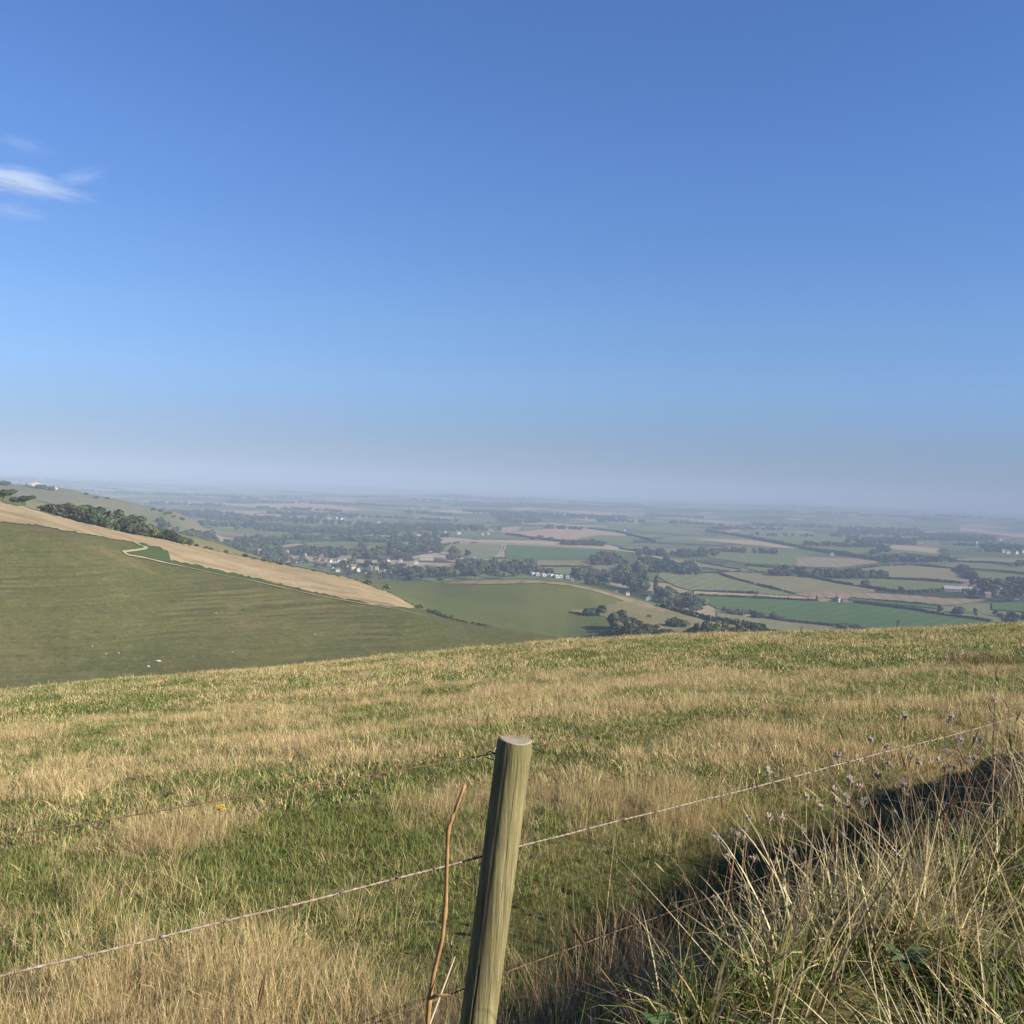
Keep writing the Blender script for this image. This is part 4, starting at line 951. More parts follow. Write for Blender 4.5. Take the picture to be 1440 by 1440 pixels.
for x, y, lb in ((999.5, 872, 'white grazing animal on the rough slope, left of the pair'), (1015.5, 875.5, 'white grazing animal on the rough slope, right of the pair')):
    P = cast(np.array([x]), np.array([y]), 560)[0]; o = link('sheep', sm); o.location = P; o.scale = (1.7,) * 3; o.rotation_euler = (0, 0, 0.3); tag(o, lb, 'sheep')
# far woodland: uncounted crowns on the hazy plain
def gn_scatter(name, pts, rot, scl, idx, protos, kind='stuff'):
    me = bpy.data.meshes.new(name); n = len(pts); me.vertices.add(n); me.vertices.foreach_set('co', np.asarray(pts, np.float32).ravel())
    for nm, typ, dat in (('rot', 'FLOAT_VECTOR', rot), ('scl', 'FLOAT_VECTOR', scl), ('idx', 'INT', idx)):
        a = me.attributes.new(nm, typ, 'POINT'); a.data.foreach_set('vector' if typ == 'FLOAT_VECTOR' else 'value', np.asarray(dat, np.int32 if typ == 'INT' else np.float32).ravel())
    pc = bpy.data.collections.new(name + '_source')
    for p in protos: pc.objects.link(p)
    ng = bpy.data.node_groups.new(name, 'GeometryNodeTree'); ng.interface.new_socket('Geometry', in_out='INPUT', socket_type='NodeSocketGeometry'); ng.interface.new_socket('Geometry', in_out='OUTPUT', socket_type='NodeSocketGeometry')
    gi = ng.nodes.new('NodeGroupInput'); go = ng.nodes.new('NodeGroupOutput'); ip = ng.nodes.new('GeometryNodeInstanceOnPoints'); ci = ng.nodes.new('GeometryNodeCollectionInfo')
    ci.inputs['Collection'].default_value = pc; ci.inputs['Separate Children'].default_value = True; ci.inputs['Reset Children'].default_value = True
    def attr(nm, dt):
        a = ng.nodes.new('GeometryNodeInputNamedAttribute'); a.data_type = dt; a.inputs[0].default_value = nm; return a.outputs[0]
    L = ng.links.new
    L(gi.outputs[0], ip.inputs['Points']); L(ci.outputs[0], ip.inputs['Instance']); ip.inputs['Pick Instance'].default_value = True
    L(attr('idx', 'INT'), ip.inputs['Instance Index'])
    er = ng.nodes.new('FunctionNodeEulerToRotation'); L(attr('rot', 'FLOAT_VECTOR'), er.inputs[0]); L(er.outputs[0], ip.inputs['Rotation'])
    L(attr('scl', 'FLOAT_VECTOR'), ip.inputs['Scale']); L(ip.outputs[0], go.inputs[0])
    o = link(name, me); md = o.modifiers.new('scatter', 'NODES'); md.node_group = ng
    return tag(o, kind=kind)
fp = []
for k in range(4):
    rng = np.random.RandomState(50 + k); lob = [(rng.normal() * 2.2, rng.normal() * 2.2, 5 + rng.rand() * 4, 2.6 + rng.rand(), 2.6 + rng.rand(), 2.2) for _ in range(6)] + [(0, 0, 3, 3.4, 3.4, 3)]
    q, f = crown_np(lob, 260, 1.1, rng); q[:, 2] = np.maximum(q[:, 2], 0)
    fp.append(bpy.data.objects.new('far_tree', mesh_np('far_tree', q, f, m_leaf)))
pts = []
# belts and copses strewn over the plain, plus a few traced dark masses
for k in range(230):
    az_ = math.radians(-29 + 60 * RS.rand()); r_ = math.exp(math.log(2300) + RS.rand() * (math.log(9500) - math.log(2300)))
    px_ = 720 + F * math.tan(az_)
    leftw = 0.5 if az_ < math.radians(2) else 0.2
    if RS.rand() > leftw: continue
    if r_ < 2800 and az_ < rays(320, 740)[0]: continue
    cx, cy = math.sin(az_) * r_, math.cos(az_) * r_; th = RS.normal() * 0.35 + 0.1; ln = 120 + RS.rand() * 420 * (r_ / 4000) ; wd = 8 + 40 * RS.rand() ** 2 * (r_ / 3000)
    m = int(min(160, 14 + ln * wd / 260)); u = (RS.rand(m) - 0.5) * ln; v = (RS.rand(m) - 0.5) * wd
    pts.append(np.stack([cx + u * math.cos(th) - v * math.sin(th), cy + u * math.sin(th) + v * math.cos(th)], 1))
def mass(x0, x1, y0, y1, n, sl=0.03):
    x = x0 + RS.rand(n) * (x1 - x0); y = y0 + RS.rand(n) * (y1 - y0) + sl * (x - x0)
    pts.append(cast(x, y, 1300)[:, :2])
for a in ((395, 500, 722, 726, 70), (500, 580, 739, 748, 120), (560, 640, 739, 746, 100), (600, 680, 740, 742, 60), (290, 350, 727, 732, 70), (330, 450, 728, 732, 90), (280, 400, 737, 740, 80),
          (400, 500, 745, 750, 100), (400, 560, 757, 759, 90), (690, 760, 722, 728, 120), (760, 880, 724, 728, 140), (700, 760, 732, 735, 60), (790, 850, 765, 767, 70), (905, 990, 725, 727, 80), (840, 905, 732, 734, 50),
          (1000, 1100, 742, 744, 60), (1180, 1300, 742, 752, 260), (1190, 1290, 757, 764, 160), (1290, 1400, 752, 760, 240), (1380, 1440, 772, 776, 90), (1060, 1170, 738, 740, 60), (560, 620, 760, 762, 60), (545, 620, 768, 776, 70), (330, 400, 760, 766, 60), (1130, 1250, 766, 768, 60)):
    mass(*a)
for a in ((300, 400, 770, 790, 90, 0.08), (420, 540, 774, 782, 60, 0.05), (470, 570, 793, 800, 16, 0.06), (645, 745, 795, 808, 100, 0.0), (556, 645, 808, 814, 50, 0.0), (806, 866, 812, 828, 30, 0.1), (832, 872, 787, 795, 30, 0), (868, 905, 803, 836, 40, 0), (902, 980, 788, 804, 60, 0.1), (925, 985, 846, 860, 45, 0.1), (1085, 1240, 805, 811, 60, 0.03), (895, 1010, 777, 783, 50, 0.02), (1240, 1340, 787, 791, 60, 0), (1355, 1440, 820, 840, 30, 0), (1320, 1440, 862, 872, 40, 0.05), (240, 300, 752, 766, 40, 0.1)):
    mass(*a)
PT = np.concatenate(pts); PT = PT[np.hypot(PT[:, 0], PT[:, 1]) > 1400]; n = len(PT)
PZ = ground(PT[:, 0], PT[:, 1]) - 0.3
s = 0.7 + 0.6 * RS.rand(n)
gn_scatter('far_woodland', np.c_[PT, PZ], np.c_[np.zeros(n), np.zeros(n), RS.rand(n) * 6.28], np.c_[s, s, s * (0.8 + 0.4 * RS.rand(n))], RS.randint(0, 4, n), fp)
print('TREES', NTREE[0], 'far', n)
# ------------------------------------------------------------------ fence
def in_plane(px, py, off=0.0):
    """points of the fence's vertical plane seen at given pixels"""
    out = []
    for x, y in zip(px, py):
        d = Fv + ((x - 720) / F) * Rv - ((y - 720) / F) * Uv
        q = POST + FN * off
        k = (q @ FN) / (d[0] * FN[0] + d[1] * FN[1]); out.append(Vector(d * k))
    return out
def at_depth(x, y, Y):
    d = Fv + ((x - 720) / F) * Rv - ((y - 720) / F) * Uv; return Vector(d * (Y / d[1]))
# weathered softwood
t = NT('weathered_wood'); pc = t.pos((55, 55, 1.3), obj=True)
n1 = t.noise(pc, 1.6, 6, 0.65, 0.4); n2 = t.noise(t.pos((6, 6, 2.2), obj=True), 1.3, 4, 0.6); n3 = t.noise(t.pos((170, 170, 5), obj=True), 1.0, 5, 0.75)
c = t.ramp(n1, [(0.30, (0.115, 0.10, 0.048)), (0.50, (0.25, 0.225, 0.105)), (0.68, (0.385, 0.345, 0.17))])
c = t.mix(t.ramp(n2, [(0.45, 0.0), (0.72, 0.75)]), c, (0.235, 0.21, 0.075))
c = t.mix(t.ramp(n3, [(0.53, 0.0), (0.66, 0.7)]), c, (0.10, 0.085, 0.05))
c = t.mix(t.ramp(t.noise(t.pos((9, 9, 14), obj=True), 1.0, 5, 0.7), [(0.60, 0.0), (0.72, 0.6)]), c, (0.16, 0.135, 0.09))
c = t.mix(t.ramp(t.noise(t.pos((14, 14, 2.4), obj=True), 1.0, 5, 0.65), [(0.50, 0.0), (0.66, 0.65)]), c, (0.10, 0.088, 0.05))
vk = t.n('ShaderNodeTexVoronoi', {'Vector': t.pos((9, 9, 4.2), obj=True), 'Scale': 1.0, 'Randomness': 1.0}, feature='F1').outputs['Distance']
c = t.mix(t.ramp(vk, [(0.05, 0.9), (0.12, 0.0)]), c, (0.06, 0.045, 0.028))
t.bsdf(c, 0.85, t.bump(t.math('ADD', n1, t.math('MULTIPLY', n3, 0.7)), 0.8, 0.005), 0.2); m_post = t.m
t = NT('end_grain'); q = t.pos(obj=True)
wv = t.n('ShaderNodeTexWave', {'Vector': q, 'Scale': 34.0, 'Distortion': 3.0, 'Detail': 3.0}, wave_type='RINGS', rings_direction='Z').outputs['Fac']
c = t.mix(t.ramp(wv, [(0.2, 0.0), (0.8, 0.8)]), (0.36, 0.32, 0.245), (0.27, 0.235, 0.175)); c = t.mix(t.ramp(t.noise(q, 40, 4, 0.7), [(0.55, 0.0), (0.7, 0.6)]), c, (0.46, 0.42, 0.34))
t.bsdf(c, 0.9, t.bump(wv, 0.2, 0.001), 0.1); m_end = t.m
t = NT('galvanised_wire'); n1 = t.noise(t.pos(), 55, 4, 0.7)
t.bsdf(t.ramp(n1, [(0.36, (0.36, 0.335, 0.29)), (0.54, (0.24, 0.165, 0.11)), (0.70, (0.17, 0.085, 0.045))]), 0.6, spec=0.4); m_wire = t.m
t = NT('rusty_wire'); n1 = t.noise(t.pos(), 60, 4, 0.7)
t.bsdf(t.ramp(n1, [(0.35, (0.11, 0.065, 0.042)), (0.65, (0.22, 0.135, 0.085))]), 0.8, spec=0.2); m_rust = t.m

fence = thing('wire_fence', 'barbed wire fence on one leaning round wooden post, between verge and meadow', 'fence', (POST[0], POST[1], float(ground(POST[0], POST[1]))))
base = np.array(fence.location)
top_c = np.array(at_depth(724.5, 1040.5, 2.86)); low_c = np.array(at_depth(672.5, 1440, 2.84))
axis = (top_c - low_c) / np.linalg.norm(top_c - low_c)
bot_c = top_c - axis * ((top_c[2] - base[2] + 0.45) / axis[2])
Lp = np.linalg.norm(top_c - bot_c); PR_ = 0.0505
NS, NR = 180, 90
e1 = np.cross(axis, [0, 1, 0]); e1 /= np.linalg.norm(e1); e2 = np.cross(axis, e1)
vv = []
for j in range(NR + 1):
    f = j / NR; h_ = f * Lp
    for i in range(NS):
        a = 2 * math.pi * i / NS
        rad = PR_ * (1.0 + 0.03 * (1 - f)) * (1 + 0.022 * math.sin(2 * a + 0.6) + 0.05 * (float(vnoise(i / 22.0, h_ * 2.2, 91)) - 0.5) + 0.025 * (float(vnoise(i / 5.5, h_ * 1.3, 92)) - 0.5))
        # shrinkage cracks running up the face
        ang = math.atan2(-(e2[1] * math.sin(a) + e1[1] * math.cos(a)), e2[0] * math.sin(a) + e1[0] * math.cos(a))
        for a0, dep, lo, hi in ((math.radians(112) + 0.10 * math.sin(h_ * 3.0), 0.008, 0.0, 0.62), (math.radians(72) + 0.06 * math.sin(h_ * 5.0), 0.0022, 0.3, 0.97), (math.radians(50) + 0.05 * math.sin(h_ * 4.0), 0.0016, 0.5, 1.0)):
            if lo <= f <= hi:
                dd = abs((ang - a0 + math.pi) % (2 * math.pi) - math.pi)
                rad -= dep * max(0, 1 - dd / 0.038)
        if f > 0.985: rad -= 0.0025 * (f - 0.985) / 0.015
        vv.append(bot_c + axis * h_ + (e1 * math.cos(a) + e2 * math.sin(a)) * rad + axis * (0.003 * math.sin(a * 2 + 1) if j == NR else 0))
ff = [(j * NS + i, j * NS + (i + 1) % NS, (j + 1) * NS + (i + 1) % NS, (j + 1) * NS + i) for j in range(NR) for i in range(NS)]
vv = np.array(vv) - top_c
me = mesh_np('post', vv, np.array(ff)[:, ::-1], m_post, True)
post = link('post', me, fence); post.location = Vector(top_c - base)
b = MB(); ring = vv[-NS:]; cen = ring.mean(0); lay = [ring]
for k, kf in enumerate((0.93, 0.6, 0.3)):
    lay.append(cen + (ring - cen) * kf + axis * 0.0025)
allv = np.concatenate(lay + [[cen + axis * 0.003]])
fs = [(k * NS + i, k * NS + (i + 1) % NS, (k + 1) * NS + (i + 1) % NS, (k + 1) * NS + i) for k in range(3) for i in range(NS)] + [(3 * NS + i, 3 * NS + (i + 1) % NS, 4 * NS) for i in range(NS)]
b.add(allv, [tuple(reversed(q)) for q in fs]); eg = b.build('end_grain', m_end, post)
bm = bmesh.new(); bm.from_mesh(eg.data); bmesh.ops.recalc_face_normals(bm, faces=bm.faces); bm.to_mesh(eg.data); bm.free()
bm = bmesh.new(); bm.from_mesh(post.data); bmesh.ops.recalc_face_normals(bm, faces=bm.faces); bm.to_mesh(post.data); bm.free()

def wire(name, px, py, mat, rad, barb_gap, off=-0.058, rusty=False, ext=(-2.2, 9.0), label=None):
    P = in_plane(px, py, off)
    tt = np.array([(p.x - POST[0]) * FD[0] + (p.y - POST[1]) * FD[1] for p in P]); zz = np.array([p.z for p in P])
    k = np.polyfit(tt, zz, 2 if len(P) > 3 else 1)
    ts = np.concatenate([np.linspace(tt.min() + ext[0], tt.min(), 12, endpoint=False), np.linspace(tt.min(), tt.max(), 260), np.linspace(tt.max(), tt.max() + ext[1], 40)[1:]])
    dk = np.polyder(k)
    def zf(t_):
        t_ = np.asarray(t_, float); tcl = np.clip(t_, tt.min(), tt.max())
        return np.polyval(k, tcl) + np.polyval(dk, tcl) * (t_ - tcl)
    q0 = POST + FN * off
    b = MB()
    fine = np.arange(ts[0], ts[-1], 0.012); 
    for ph in (0, math.pi):
        pts = []
        for t_ in fine:
            a = t_ * 120 + ph
            w = rad * 0.8
            wob = 0.0022 * math.sin(t_ * 3.3 + px[0]) + 0.0008 * math.sin(t_ * 13.1)
            pts.append((q0[0] + FD[0] * t_ + FN[0] * w * math.cos(a) - base[0], q0[1] + FD[1] * t_ + FN[1] * w * math.cos(a) - base[1], float(zf(t_)) + w * math.sin(a) + wob - base[2]))
        b.tube(pts, rad, 5)
    w_ = b.build('barbed_wire', mat, fence, True)
    if label: w_['label'] = label
    rng = random.Random(int(px[0] + py[0])); t_ = ts[0] + 1.0
    bt = MB()
    hs = []
    def strand(base_dir, s0, s1):
        pts = []
        for kk in range(9):
            f = kk / 8.0; a = f * 4 * math.pi
            pts.append((FD[0] * (f - 0.5) * 0.012 + FN[0] * math.cos(a) * rad * 2.2, FD[1] * (f - 0.5) * 0.012 + FN[1] * math.cos(a) * rad * 2.2, math.sin(a) * rad * 2.2))
        st = Vector(pts[0]); en = Vector(pts[-1])
        return [st + s0] + pts + [en + s1]
    meshes = []
    for v_ in range(4):
        bt = MB()
        for q_ in range(2):
            s0 = Vector((rng.uniform(-1, 1) * 0.4, rng.uniform(-1, 1) * 0.4, rng.choice((-1, 1)))).normalized() * 0.013
            s1 = Vector((rng.uniform(-1, 1), rng.uniform(-1, 1), rng.uniform(-0.8, 0.8))).normalized() * 0.013
            pts = strand(None, s0, s1); pts = [Vector(p) + Vector((FD[0], FD[1], 0)) * (0.006 * q_) for p in pts]
            bt.tube(pts, [0.0006] + [rad * 0.62] * 9 + [0.0006], 5)
        meshes.append(bt.mesh('barb', mat, True))
    while t_ < ts[-1] - 5.0:
        o = link('barb', meshes[rng.randint(0, 3)], w_)
        wob = 0.0022 * math.sin(t_ * 3.3 + px[0]) + 0.0008 * math.sin(t_ * 13.1)
        o.location = (q0[0] + FD[0] * t_ - base[0], q0[1] + FD[1] * t_ - base[1], float(zf(t_)) + wob - base[2])
        t_ += barb_gap * rng.uniform(0.85, 1.15)
    return zf
z1 = wire('barbed_wire', (0, 320, 693, 1000, 1300), (1176, 1128, 1058, 1009, 961), m_rust, 0.0011, 0.105, label='rusty upper barbed wire')
z2 = wire('barbed_wire', (0, 255, 517, 760, 1100, 1440), (1375, 1309, 1246, 1183, 1096, 1006), m_wire, 0.0019, 0.16, label='pale galvanised middle wire')
z3 = wire('barbed_wire', (560, 650, 712, 900, 1294, 1440), (1424, 1395, 1365, 1301, 1154, 1107), m_rust, 0.0013, 0.12, label='rusty lower barbed wire')
for zf, dz in ((z1, 0.0), (z2, 0.0), (z3, 0.0)):
    b = MB(); q0 = POST + FN * -0.058; z = float(zf(0.0)) - base[2]; c0 = Vector((q0[0] - base[0], q0[1] - base[1], z)); n_ = Vector((FN[0], FN[1], 0)); s_ = Vector((FD[0], FD[1], 0.9)).normalized() * 0.011
    b.tube([c0 + s_ + n_ * 0.03, c0 + s_ - n_ * 0.002, c0 + s_ * 0.5 - n_ * 0.007, c0 - s_ * 0.5 - n_ * 0.007, c0 - s_ - n_ * 0.002, c0 - s_ + n_ * 0.03], 0.0018, 6)
    b.build('staple', m_rust, post).matrix_parent_inverse = Matrix.Translation(-post.location)

# dead orange stem standing beside the post
m_stem = plain_mat('dead_stem', (0.40, 0.23, 0.095), 0.6, 0.25, 30)
stem = thing('dry_stem', 'dead orange brown plant stem standing just left of the fence post', 'plant stem', tuple(at_depth(598, 1520, 2.62)))
sl = stem.location
SP = [(596, 1530, 2.60), (599, 1470, 2.60), (604, 1405, 2.60), (612, 1360, 2.61), (622, 1320, 2.61), (627, 1270, 2.62), (628, 1225, 2.62), (630, 1168, 2.63), (640, 1140, 2.64), (653.5, 1104, 2.65)]
pts = [at_depth(*p) - sl for p in SP]; fine = []
for i in range(len(pts) - 1):
    for k in range(4): fine.append(pts[i].lerp(pts[i + 1], k / 4.0))
fine.append(pts[-1]); rad = []
for i, p in enumerate(fine):
    r_ = 0.0066 - 0.0022 * i / len(fine)
    if i in (8, 19, 28): r_ *= 1.35
    rad.append(r_)
b = MB(); b.tube(fine, rad, 10); b.build('stalk', m_stem, stem, True)
b = MB(); p0 = at_depth(604, 1405, 2.6) - sl; b.tube([p0, p0 + Vector((0.015, -0.02, 0.02)), p0 + Vector((0.05, -0.03, 0.03))], [0.004, 0.005, 0.001], 6); b.build('leaf_sheath', m_stem, stem, True)
b = MB(); p0 = at_depth(600, 1452, 2.56) - sl; p1 = at_depth(575, 1470, 2.5) - sl; b.tube([p1, p0, at_depth(640, 1345, 2.6) - sl], [0.0035, 0.003, 0.0015], 6); b.build('side_shoot', plain_mat('bleached_stalk', (0.55, 0.45, 0.30), 0.7, 0.1, 20), stem, True)

# ------------------------------------------------------------------ grass
t = NT('grass_blade')
ca = t.n('ShaderNodeAttribute', attribute_name='tint', attribute_type='GEOMETRY').outputs['Color']
rnd = t.n('ShaderNodeObjectInfo').outputs['Random']
hs = t.n('ShaderNodeHueSaturation', {'Color': ca, 'Hue': t.math('ADD', t.math('MULTIPLY', rnd, 0.03), 0.485), 'Value': t.math('ADD', t.math('MULTIPLY', t.n('ShaderNodeMath', {0: t.math('MULTIPLY', rnd, 5.37)}, operation='FRACT').outputs[0], 0.40), 0.82)}).outputs[0]
df = t.n('ShaderNodeBsdfPrincipled', {'Base Color': hs, 'Roughness': 0.65, 'Specular IOR Level': 0.25})
tr = t.n('ShaderNodeBsdfTranslucent', {'Color': hs})
mx = t.n('ShaderNodeMixShader', {0: 0.28, 1: df.outputs[0], 2: tr.outputs[0]}); t.t.links.new(mx.outputs[0], t.out.inputs[0]); m_grass = t.m
STRAW = np.array([(0.45, 0.35, 0.175), (0.52, 0.425, 0.235), (0.35, 0.26, 0.12), (0.47, 0.385, 0.19), (0.25, 0.185, 0.085)]) * 0.94
GREEN = np.array([(0.090, 0.128, 0.026), (0.135, 0.168, 0.040), (0.062, 0.095, 0.018), (0.20, 0.205, 0.062), (0.115, 0.148, 0.038)]) * 0.95
def tuft(n, rad, hmin, hmax, width, dry, lean, curl, seed, heads=0.0, straw=STRAW, green=GREEN, seg=3):
    rng = np.random.RandomState(seed)
    a = rng.rand(n) * 6.2832; r_ = rad * np.sqrt(rng.rand(n)); bx, by = np.cos(a) * r_, np.sin(a) * r_
    h = hmin + (hmax - hmin) * rng.rand(n) ** 1.2
    da = a + rng.normal(size=n) * 1.1; l0 = np.abs(rng.normal(size=n)) * lean; cv = np.abs(rng.normal(size=n)) * curl
    wd = width * (0.6 + 0.8 * rng.rand(n)); fa = rng.rand(n) * 6.2832
    isd = rng.rand(n) < dry
    colr = np.where(isd[:, None], straw[rng.randint(len(straw), size=n)], green[rng.randint(len(green), size=n)]) * (0.8 + 0.4 * rng.rand(n))[:, None]
    V = []; Cc = []; Fc = []
    th = l0.copy(); p = np.stack([bx, by, np.full(n, -0.02)], 1); sl = h / seg
    sx = np.stack([np.cos(fa), np.sin(fa), np.zeros(n)], 1)
    rows = []
    for k in range(seg + 1):
        w = wd * (1 - (k / seg) ** 1.6 * 0.93)
        rows.append((p - sx * w[:, None] / 2, p + sx * w[:, None] / 2))
        p = p + np.stack([np.cos(da) * np.sin(th), np.sin(da) * np.sin(th), np.cos(th)], 1) * sl[:, None]; th = np.minimum(th + cv / seg, 2.5)
    v = np.concatenate([np.concatenate(r_, 0) for r_ in rows], 0); i = np.arange(n); F_ = []
    for k in range(seg):
        o = k * 2 * n; F_.append(np.stack([o + i, o + n + i, o + 3 * n + i, o + 2 * n + i], 1))
    f = np.concatenate(F_); c = np.tile(colr, (2 * (seg + 1), 1))
    if heads > 0:                        # seed heads on some stalks
        hi = np.where(rng.rand(n) < heads)[0]
        if len(hi):
            tip = (rows[-1][0][hi] + rows[-1][1][hi]) / 2; d = tip - (rows[-2][0][hi] + rows[-2][1][hi]) / 2; d /= np.linalg.norm(d, axis=1)[:, None] + 1e-6
            hl = 0.045 * (0.6 + rng.rand(len(hi)))[:, None]; hw = width * 0.8
            for ang in (0, 1.57):
                s_ = np.stack([np.cos(fa[hi] + ang), np.sin(fa[hi] + ang), 0 * hi], 1) * hw
                q = np.concatenate([tip - d * hl * 0.3, tip - s_ + d * hl * 0.3, tip + d * hl, tip + s_ + d * hl * 0.3], 0); o = len(v); m = len(hi); j = np.arange(m)
                v = np.concatenate([v, q]); f = np.concatenate([f, np.stack([o + j, o + m + j, o + 2 * m + j, o + 3 * m + j], 1)]); c = np.concatenate([c, np.tile(colr[hi] * 0.9, (4, 1))])
    me = mesh_np('tuft', v, f, m_grass)
    at = me.color_attributes.new('tint', 'FLOAT_COLOR', 'POINT'); at.data.foreach_set('color', np.c_[c, np.ones(len(c))].astype(np.float32).ravel())
    return bpy.data.objects.new('tuft', me)
ROSY = np.array([(0.39, 0.285, 0.155), (0.45, 0.345, 0.195), (0.28, 0.195, 0.10), (0.49, 0.395, 0.225)]) * 0.94
LUSH = np.array([(0.15, 0.20, 0.036), (0.21, 0.25, 0.055), (0.28, 0.29, 0.09), (0.10, 0.15, 0.026)]) * 0.74
near_p = [tuft(80, 0.12, 0.03, 0.10, 0.0032, 0.30, 0.9, 1.7, 1), tuft(80, 0.13, 0.04, 0.13, 0.0030, 0.55, 1.0, 1.7, 2), tuft(76, 0.12, 0.03, 0.085, 0.0038, 0.10, 0.8, 1.5, 3),
          tuft(64, 0.09, 0.12, 0.30, 0.0019, 0.94, 0.28, 0.9, 4, 0.2), tuft(60, 0.10, 0.10, 0.26, 0.0020, 0.90, 0.40, 1.2, 5, 0.15, ROSY), tuft(70, 0.14, 0.06, 0.20, 0.0022, 0.86, 1.2, 1.9, 6, 0.03)]
mid_p = [tuft(100, 0.26, 0.03, 0.10, 0.0062, 0.32, 0.9, 1.6, 11), tuft(100, 0.28, 0.04, 0.12, 0.0058, 0.58, 1.0, 1.6, 12), tuft(96, 0.26, 0.03, 0.085, 0.0072, 0.10, 0.8, 1.5, 13),
         tuft(84, 0.18, 0.10, 0.26, 0.0042, 0.94, 0.36, 1.0, 14, 0.1), tuft(84, 0.20, 0.08, 0.22, 0.0045, 0.88, 0.5, 1.2, 15, 0.1, ROSY), tuft(90, 0.28, 0.05, 0.17, 0.0048, 0.84, 1.2, 1.8, 16)]
far_p = [tuft(96, 0.46, 0.03, 0.11, 0.016, 0.34, 0.9, 1.3, 21, seg=2), tuft(96, 0.46, 0.04, 0.13, 0.015, 0.58, 0.9, 1.3, 22, seg=2), tuft(92, 0.44, 0.03, 0.10, 0.018, 0.12, 0.8, 1.3, 23, seg=2),
         tuft(84, 0.34, 0.10, 0.28, 0.011, 0.94, 0.4, 0.9, 24, seg=2), tuft(84, 0.36, 0.09, 0.25, 0.012, 0.88, 0.5, 1.0, 25, 0, ROSY, seg=2), tuft(90, 0.46, 0.06, 0.19, 0.013, 0.84, 1.1, 1.4, 26, seg=2)]
def dryness(x, y):
    r = np.hypot(x, y); t_, n_ = fence_tn(x, y); lat = x / np.maximum(y, 0.1)
    v = 0.24 * fbm(x / 6.5 + 7, y / 4.0, 61, 3) + 0.76 * fbm(x / 1.35, y / 0.95, 63, 3)
    v = (v - 0.5) * 3.9 + 0.0
    v += 0.55 * (1 - sstep(4.3, 5.8, r)) * sstep(0.1, -0.1, lat) + 0.3 * (1 - sstep(4.0, 5.0, r))
    v -= 0.22 * sstep(4.8, 5.8, r) * (1 - sstep(8.5, 11.0, r))
    v += 0.36 * sstep(-5.0, -3.8, n_) * (1 - sstep(-2.4, -1.6, n_)) * sstep(0.5, 3, t_)
    v -= 0.45 * sstep(-2.2, -1.4, n_) * sstep(0.3, 1.8, t_)
    v += 0.40 * sstep(54, 60, r) + 0.14 * sstep(11, 16, r) * (1 - sstep(26, 34, r)) * (1 - sstep(0.15, 0.35, lat))
    v -= 0.22 * sstep(0.15, 0.4, lat) * sstep(14, 22, r) * (1 - sstep(50, 58, r))
    v -= 0.25 * sstep(-0.2, -0.45, lat) * sstep(22, 30, r) * (1 - sstep(50, 58, r))
    return v
def scatter_meadow(name, r0, r1, dens, a0, a1, protos, smin, smax, inner=None):
    A = math.radians(a1 - a0) * (r1 * r1 - r0 * r0) / 2; n = int(A * dens)
    r = np.sqrt(r0 * r0 + RS.rand(n) * (r1 * r1 - r0 * r0)); a = np.radians(a0 + RS.rand(n) * (a1 - a0)); x, y = np.sin(a) * r, np.cos(a) * r
    t_, n_ = fence_tn(x, y); k = (n_ < 0.25) | (r > 20); x, y, r = x[k], y[k], r[k]; n = len(x)
    d = dryness(x, y) + RS.normal(size=n) * 0.50
    idx = np.where(d < 0.18, 2, np.where(d < 0.42, 0, np.where(d < 0.60, 1, np.where(d < 0.78, 5, np.where(RS.rand(n) < 0.6, 3, 4)))))
    z = ground(x, y); s = (smin + (smax - smin) * RS.rand(n)) * np.where((idx == 3) | (idx == 4), 0.82, 1.0) * (0.40 + 0.55 * fbm(x / 2.2, y / 2.2, 67, 2) + 0.65 * fbm(x / 0.55, y / 0.55, 69, 2))
    t_, n_ = fence_tn(x, y)
    s = s * np.where((n_ > -2.2) & (t_ > 0.6) & (r < 16), 0.7, 1.0)
    gn_scatter(name, np.c_[x, y, z], np.c_[RS.normal(size=n) * 0.12, RS.normal(size=n) * 0.12 + 0.04, RS.rand(n) * 6.2832], np.c_[s, s, s * (0.85 + 0.3 * RS.rand(n))], idx, protos)
    return n
N1 = scatter_meadow('meadow_grass', 1.2, 9.0, 200, -44, 52, near_p, 0.85, 1.35)
N2 = scatter_meadow('meadow_grass', 9.0, 27.0, 60, -38, 40, mid_p, 0.85, 1.4)
N3 = scatter_meadow('meadow_grass', 27.0, 84.0, 16, -34, 34, far_p, 0.8, 1.35)
